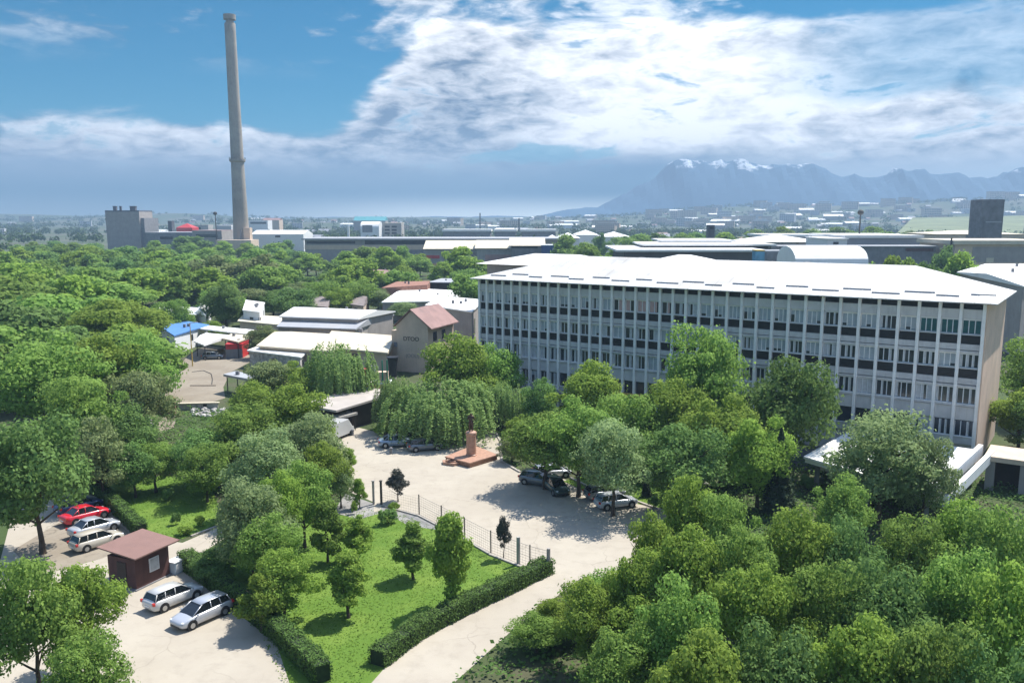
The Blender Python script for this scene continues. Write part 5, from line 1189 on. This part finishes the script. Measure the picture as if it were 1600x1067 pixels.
for px, yt, D_, r, key, lab in [(890, 365, 420, 10, 'f_broad', 'green tree left of the white halls, beside the blue cabin'), (915, 380, 380, 8, 'f_bright', 'bright tree low before the white halls'), (965, 385, 400, 8, 'f_bright', 'bright tree right of the columnar tree, low'), (990, 358, 520, 13, 'f_broad', 'leafy tree left behind the stepped hall'), (1030, 360, 520, 13, 'f_dark', 'dark tree behind the stepped hall, left part'), (1065, 362, 510, 12, 'f_broad', 'mid green tree behind the top tier of the stepped hall'), (1095, 362, 520, 11, 'f_dark', 'dark tree just left of the black tower'), (1130, 362, 520, 12, 'f_bright', 'bright tree just right of the black tower'), (1152, 366, 450, 8, 'f_dark', 'dark round tree between the stepped and the double roofed hall'), (1185, 358, 620, 12, 'f_broad', 'tree behind the left of the double roofed hall'), (1225, 355, 640, 13, 'f_bright', 'bright tree behind the double roofed hall'), (1262, 356, 620, 12, 'f_broad', 'tree behind the right of the double roofed hall'), (1300, 354, 640, 13, 'f_dark', 'dark tree above the low white hall'), (1335, 353, 640, 13, 'f_broad', 'tree behind the left of the large grey hall'), (1375, 352, 640, 13, 'f_broad', 'tree behind the middle of the large grey hall'), (1415, 360, 620, 11, 'f_olive', 'olive tree behind the right of the large grey hall'), (1455, 356, 620, 11, 'f_dark', 'dark tree left behind the long cream hall'), (1480, 376, 280, 5, 'f_dark', 'dark tree beside the short dark stack'), (1372, 396, 215, 5, 'f_broad', 'tree right of the hangar, first of the row'), (1398, 397, 215, 5, 'f_bright', 'tree right of the hangar, second of the row'), (1425, 398, 215, 5, 'f_broad', 'tree right of the hangar, third of the row'), (1452, 400, 215, 5, 'f_dark', 'tree right of the hangar, fourth of the row'), (1505, 395, 230, 6, 'f_bright', 'bright tree before the beige and brown hall'), (1258, 388, 300, 4, 'f_bright', 'small bright tree behind the hangar'), (1625, 520, 112, 5, 'broad', 'tall tree behind the peach end wall at the far right'), (1600, 600, 98, 4, 'bright', 'bright tree at the foot of the peach end wall, rightmost'), (1660, 600, 95, 5, 'dark', 'dark tree at the extreme right beyond the porch'), (800, 412, 250, 6, 'f_bright', 'tree just above the left roof corner of the office block'), (825, 400, 270, 8, 'f_olive', 'olive tree behind the left roof slope of the office block'), (770, 415, 240, 7, 'f_broad', 'tree left of the office block roof corner'), (735, 425, 230, 6, 'f_broad', 'tree behind the black fronted shop building')]:
    q = PD(px, yt, D_); tree_at(q.x, q.y, max(q.z, 4), r, key, lab, group='trees among the distant halls')

# ------------------------------------------------------------------ far woodland, town, hills, mountains
def hillz(x, y):
    b = 0
    for cx, cy, sx_, sy_, h in ((1500, 3000, 700, 500, 58), (700, 3300, 500, 500, 40), (2300, 2900, 700, 500, 52), (-300, 3800, 900, 400, 18), (-1300, 3200, 300, 260, 34), (-2200, 3600, 900, 300, 26), (3200, 3000, 800, 600, 60)):
        b += h * math.exp(-((x - cx) / sx_) ** 2 - ((y - cy) / sy_) ** 2)
    s = max(0, min(1, (y - 1500) / 900)); s = s * s * (3 - 2 * s)
    return b * s + s * 7 + s * 9 * math.sin(x * .004 + 1) * math.sin(y * .005)
hv = []; hf = []; NX, NY = 120, 50
for j in range(NY):
    for i in range(NX):
        x = -4200 + 8400 * i / (NX - 1); y = 1400 + 2990 * j / (NY - 1); hv.append((x, y, hillz(x, y) - (3 if j == 0 else 0) + .3))
for j in range(NY - 1):
    for i in range(NX - 1): a = j * NX + i; hf.append((a, a + 1, a + NX + 1, a + NX))
struct(MB().add(hv, hf).build('hills', G_far, smooth_=True))
# mountains with snow
rs = np.random.RandomState(5)
def fbm1(x, seed):
    v = 0
    for o in range(6):
        f = 2 ** o; r_ = np.random.RandomState(seed + o).rand(400); t = x * f; i = int(math.floor(t)) % 399; fr = t - math.floor(t); v += (r_[i] * (1 - fr) + r_[i + 1] * fr - .5) / f
    return v
mv = []; mf = []; NX, NY = 260, 26
env = [(-4200, 20), (-1200, 40), (0, 40), (350, 110), (600, 215), (850, 300), (1150, 330), (1300, 320), (1500, 352), (1750, 340), (2100, 320), (2500, 290), (3300, 300), (4500, 260)]
for j in range(NY):
    t = j / (NY - 1)
    for i in range(NX):
        x = -4000 + 8500 * i / (NX - 1); e = np.interp(x, [a for a, _ in env], [b_ for _, b_ in env])
        prof_ = math.sin(math.pi * min(1, t * .62 + .0)) if t < 1 else 0
        n_ = fbm1((x + 5000) / 420 + t * .5, 3) * .8 + fbm1((x + 5000) / 120 + t * 2.6, 40) * .5
        r_ = 1 - abs(2 * (t) - 1.0)
        z = (e + n_ * e * .42) * min(1, r_ * 1.05) ** .9
        mv.append((x * .8, 3700 + 600 * t, z * .8 - 2))
for j in range(NY - 1):
    for i in range(NX - 1): a = j * NX + i; mf.append((a, a + 1, a + NX + 1, a + NX))
mm = bpy.data.materials.new('mountain_haze_blue_snow'); mm.use_nodes = True; V.nt = mm.node_tree
tcn = V.nt.nodes.new('ShaderNodeTexCoord'); spn = V.nt.nodes.new('ShaderNodeSeparateXYZ'); V.nt.links.new(tcn.outputs['Object'], spn.inputs[0])
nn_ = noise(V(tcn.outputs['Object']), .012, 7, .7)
cc_ = mixc(smooth(V(spn.outputs[2]) + (nn_ - .5) * 300, 250, 285), (.02, .085, .17), (.80, .82, .86))  # blue of the distance haze is put into the rock colour
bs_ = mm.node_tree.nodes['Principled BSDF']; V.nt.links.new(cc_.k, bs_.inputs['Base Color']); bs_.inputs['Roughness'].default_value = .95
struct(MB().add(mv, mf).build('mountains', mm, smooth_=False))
# woodland mass
def woodmass(n, xr, yr, name, label, seed, leaf_n=46, s=1.0):
    g = np.random.default_rng(seed); Cs = []; Ns = []
    D = np.sqrt(g.uniform(yr[0] ** 2, yr[1] ** 2, n)); px = g.uniform(xr[0], xr[1], n); x = (px - PCX) / FPX * D
    cl = np.sin(x * .011 + D * .004) + np.sin(D * .017 + x * .005) + g.normal(size=n) * .5
    for xx, dd, c in zip(x, D, cl):
        if c < -.15: continue
        if blocked(xx, dd, 5): continue
        h = g.uniform(6, 11) * s; r = h * g.uniform(.45, .75); z0 = hillz(xx, dd) if dd > 1400 else 0
        d = g.normal(size=(leaf_n, 3)); d /= np.linalg.norm(d, axis=1, keepdims=True); d[:, 2] = abs(d[:, 2]) * 1.1 - .1
        lob = 1 + .25 * np.sin(d[:, :1] * 5 + xx) + .2 * np.sin(d[:, 1:2] * 6 + dd)
        Cs.append(np.array([xx, dd, z0 + h * .4]) + d * lob * np.array([r, r, h * .55])); Ns.append(d + g.normal(size=d.shape) * .45)
    me = quads_mesh(name, np.concatenate(Cs), np.concatenate(Ns), 1.7 * s, L_farw); o = bpy.data.objects.new(name, me); col.objects.link(o); tag(o, label, 'woodland', kind='stuff')
L_farw = leaf_mat('leaf_far_woodland', (.035, .065, .022), (.075, .115, .035), .15)
woodmass(2600, (-300, 1900), (640, 1500), 'distant_woodland', 'belt of distant trees between the halls and the town', 1)
woodmass(3600, (-300, 1900), (1500, 3400), 'far_woodland', 'far trees scattered over the hazy town and hills', 2, 26, 1.25)
struct(MB().add([(*PD(1395, 352, 1150).xy, .3), (*PD(1600, 352, 1150).xy, .3), (*PD(1600, 352, 1750).xy, .5 + 30), (*PD(1425, 352, 1750).xy, 26)], [(0, 1, 2, 3)]).build('field', M_field))
# town buildings, shared meshes
def town_proto(w_, d_, h_, wall, roof, gable, rows_):
    b = MB(); b.box(0, 0, -4, w_, d_, h_, 0)
    if gable: b.add([(-.6, -.6, h_), (w_ + .6, -.6, h_), (w_ + .6, d_ + .6, h_), (-.6, d_ + .6, h_), (-.6, d_ / 2, h_ + gable), (w_ + .6, d_ / 2, h_ + gable)], [(0, 1, 5, 4), (1, 2, 5), (2, 3, 4, 5), (3, 0, 4), (3, 2, 1, 0)], 1)
    else: b.box(-.3, -.3, h_ + .01, w_ + .3, d_ + .3, h_ + .6, 1)
    for r_ in range(rows_):
        z = 1 + r_ * 3.0
        for k in range(int(w_ / 3.4)): b.box(1 + k * 3.4, -.08, z, 2.7 + k * 3.4, .02, z + 1.5, 2)
    return b.mesh('town_building', [wall, roof, M_pane])
TP = [('house', town_proto(12, 9, 4, M_whitep, M_roseroof, 3, 1), 'pale house with red brown roof'), ('house', town_proto(14, 10, 5, M_beige, M_greyroof, 3, 1), 'beige house with grey roof'),
      ('shed', town_proto(42, 16, 6, M_whitep, M_white, 2.5, 0), 'long white shed'), ('apartment_block', town_proto(34, 12, 15, M_beige, M_greyroof, 0, 5), 'beige apartment block'),
      ('apartment_block', town_proto(24, 12, 12, M_blind2, M_white, 0, 4), 'pale grey apartment block'), ('shed', town_proto(30, 18, 7, M_taupe, M_white, 3, 0), 'taupe shed with white roof')]
tr_ = random.Random(77); cnt = 0
while cnt < 240:
    D = math.sqrt(tr_.uniform(750 ** 2, 3200 ** 2)); px = tr_.uniform(-60, 1700)
    if tr_.random() > (.25 + .75 * max(0, min(1, (px - 300) / 800))): continue
    if 1380 < px < 1640 and 1080 < D < 1800: continue
    x = (px - PCX) / FPX * D
    if blocked(x, D, 8): continue
    nm, me, lab = tr_.choices(TP, [3, 3, 2, 1.2, 1.5, 2])[0]
    if D < 1100 and nm == 'apartment_block': continue
    reg = 'left of the chimney' if px < 366 else 'between chimney and factory halls' if px < 640 else 'above the factory halls' if px < 900 else 'above the stepped hall' if px < 1180 else 'above the large grey hall' if px < 1450 else 'at the right edge'
    far_ = ' in the hazy town ' if D > 1700 else ' among the distant trees '
    o = bpy.data.objects.new(nm, me); col.objects.link(o); o.location = (x, D, hillz(x, D) if D > 1400 else 0); o.rotation_euler = (0, 0, tr_.uniform(-.5, .5)); s = tr_.uniform(.8, 1.3); o.scale = (s, s, s)
    tag(o, lab + far_ + reg, 'building', 'buildings of the distant town'); cnt += 1

rank([o for o in col.objects if o.get('group') == 'buildings of the distant town'], 'of distant town', 18)
k = 0
while k < 75:
    D = tr_.uniform(2250, 3150); px = tr_.uniform(930, 1640); x = (px - PCX) / FPX * D
    me = tr_.choice([TP[3], TP[4], TP[3], TP[5]]); o = bpy.data.objects.new(me[0], me[1]); col.objects.link(o); o.location = (x, D, hillz(x, D) - 1); o.rotation_euler = (0, 0, tr_.uniform(-.6, .6)); s_ = tr_.uniform(.9, 1.7); o.scale = (s_, s_, s_ * tr_.uniform(.9, 1.3))
    tag(o, me[2], 'building', 'buildings on the hazy hills'); k += 1
rank([o for o in col.objects if o.get('group') == 'buildings on the hazy hills'], 'of hill town', 18)
# ------------------------------------------------------------------ haze
hz = MB().box(-6400, -250, -12, 6400, 4390, 305).build('haze', [])
hm = bpy.data.materials.new('haze_air'); hm.use_nodes = True; hn = hm.node_tree; hn.nodes.clear()
ho = hn.nodes.new('ShaderNodeOutputMaterial'); pv = hn.nodes.new('ShaderNodeVolumePrincipled'); pv.inputs['Color'].default_value = (.39, .57, .77, 1); pv.inputs['Density'].default_value = HAZE_DENSITY; pv.inputs['Anisotropy'].default_value = .1
hn.links.new(pv.outputs[0], ho.inputs['Volume']); hz.data.materials.append(hm); tag(hz, 'thin pale blue haze over the whole town', 'haze', kind='stuff')
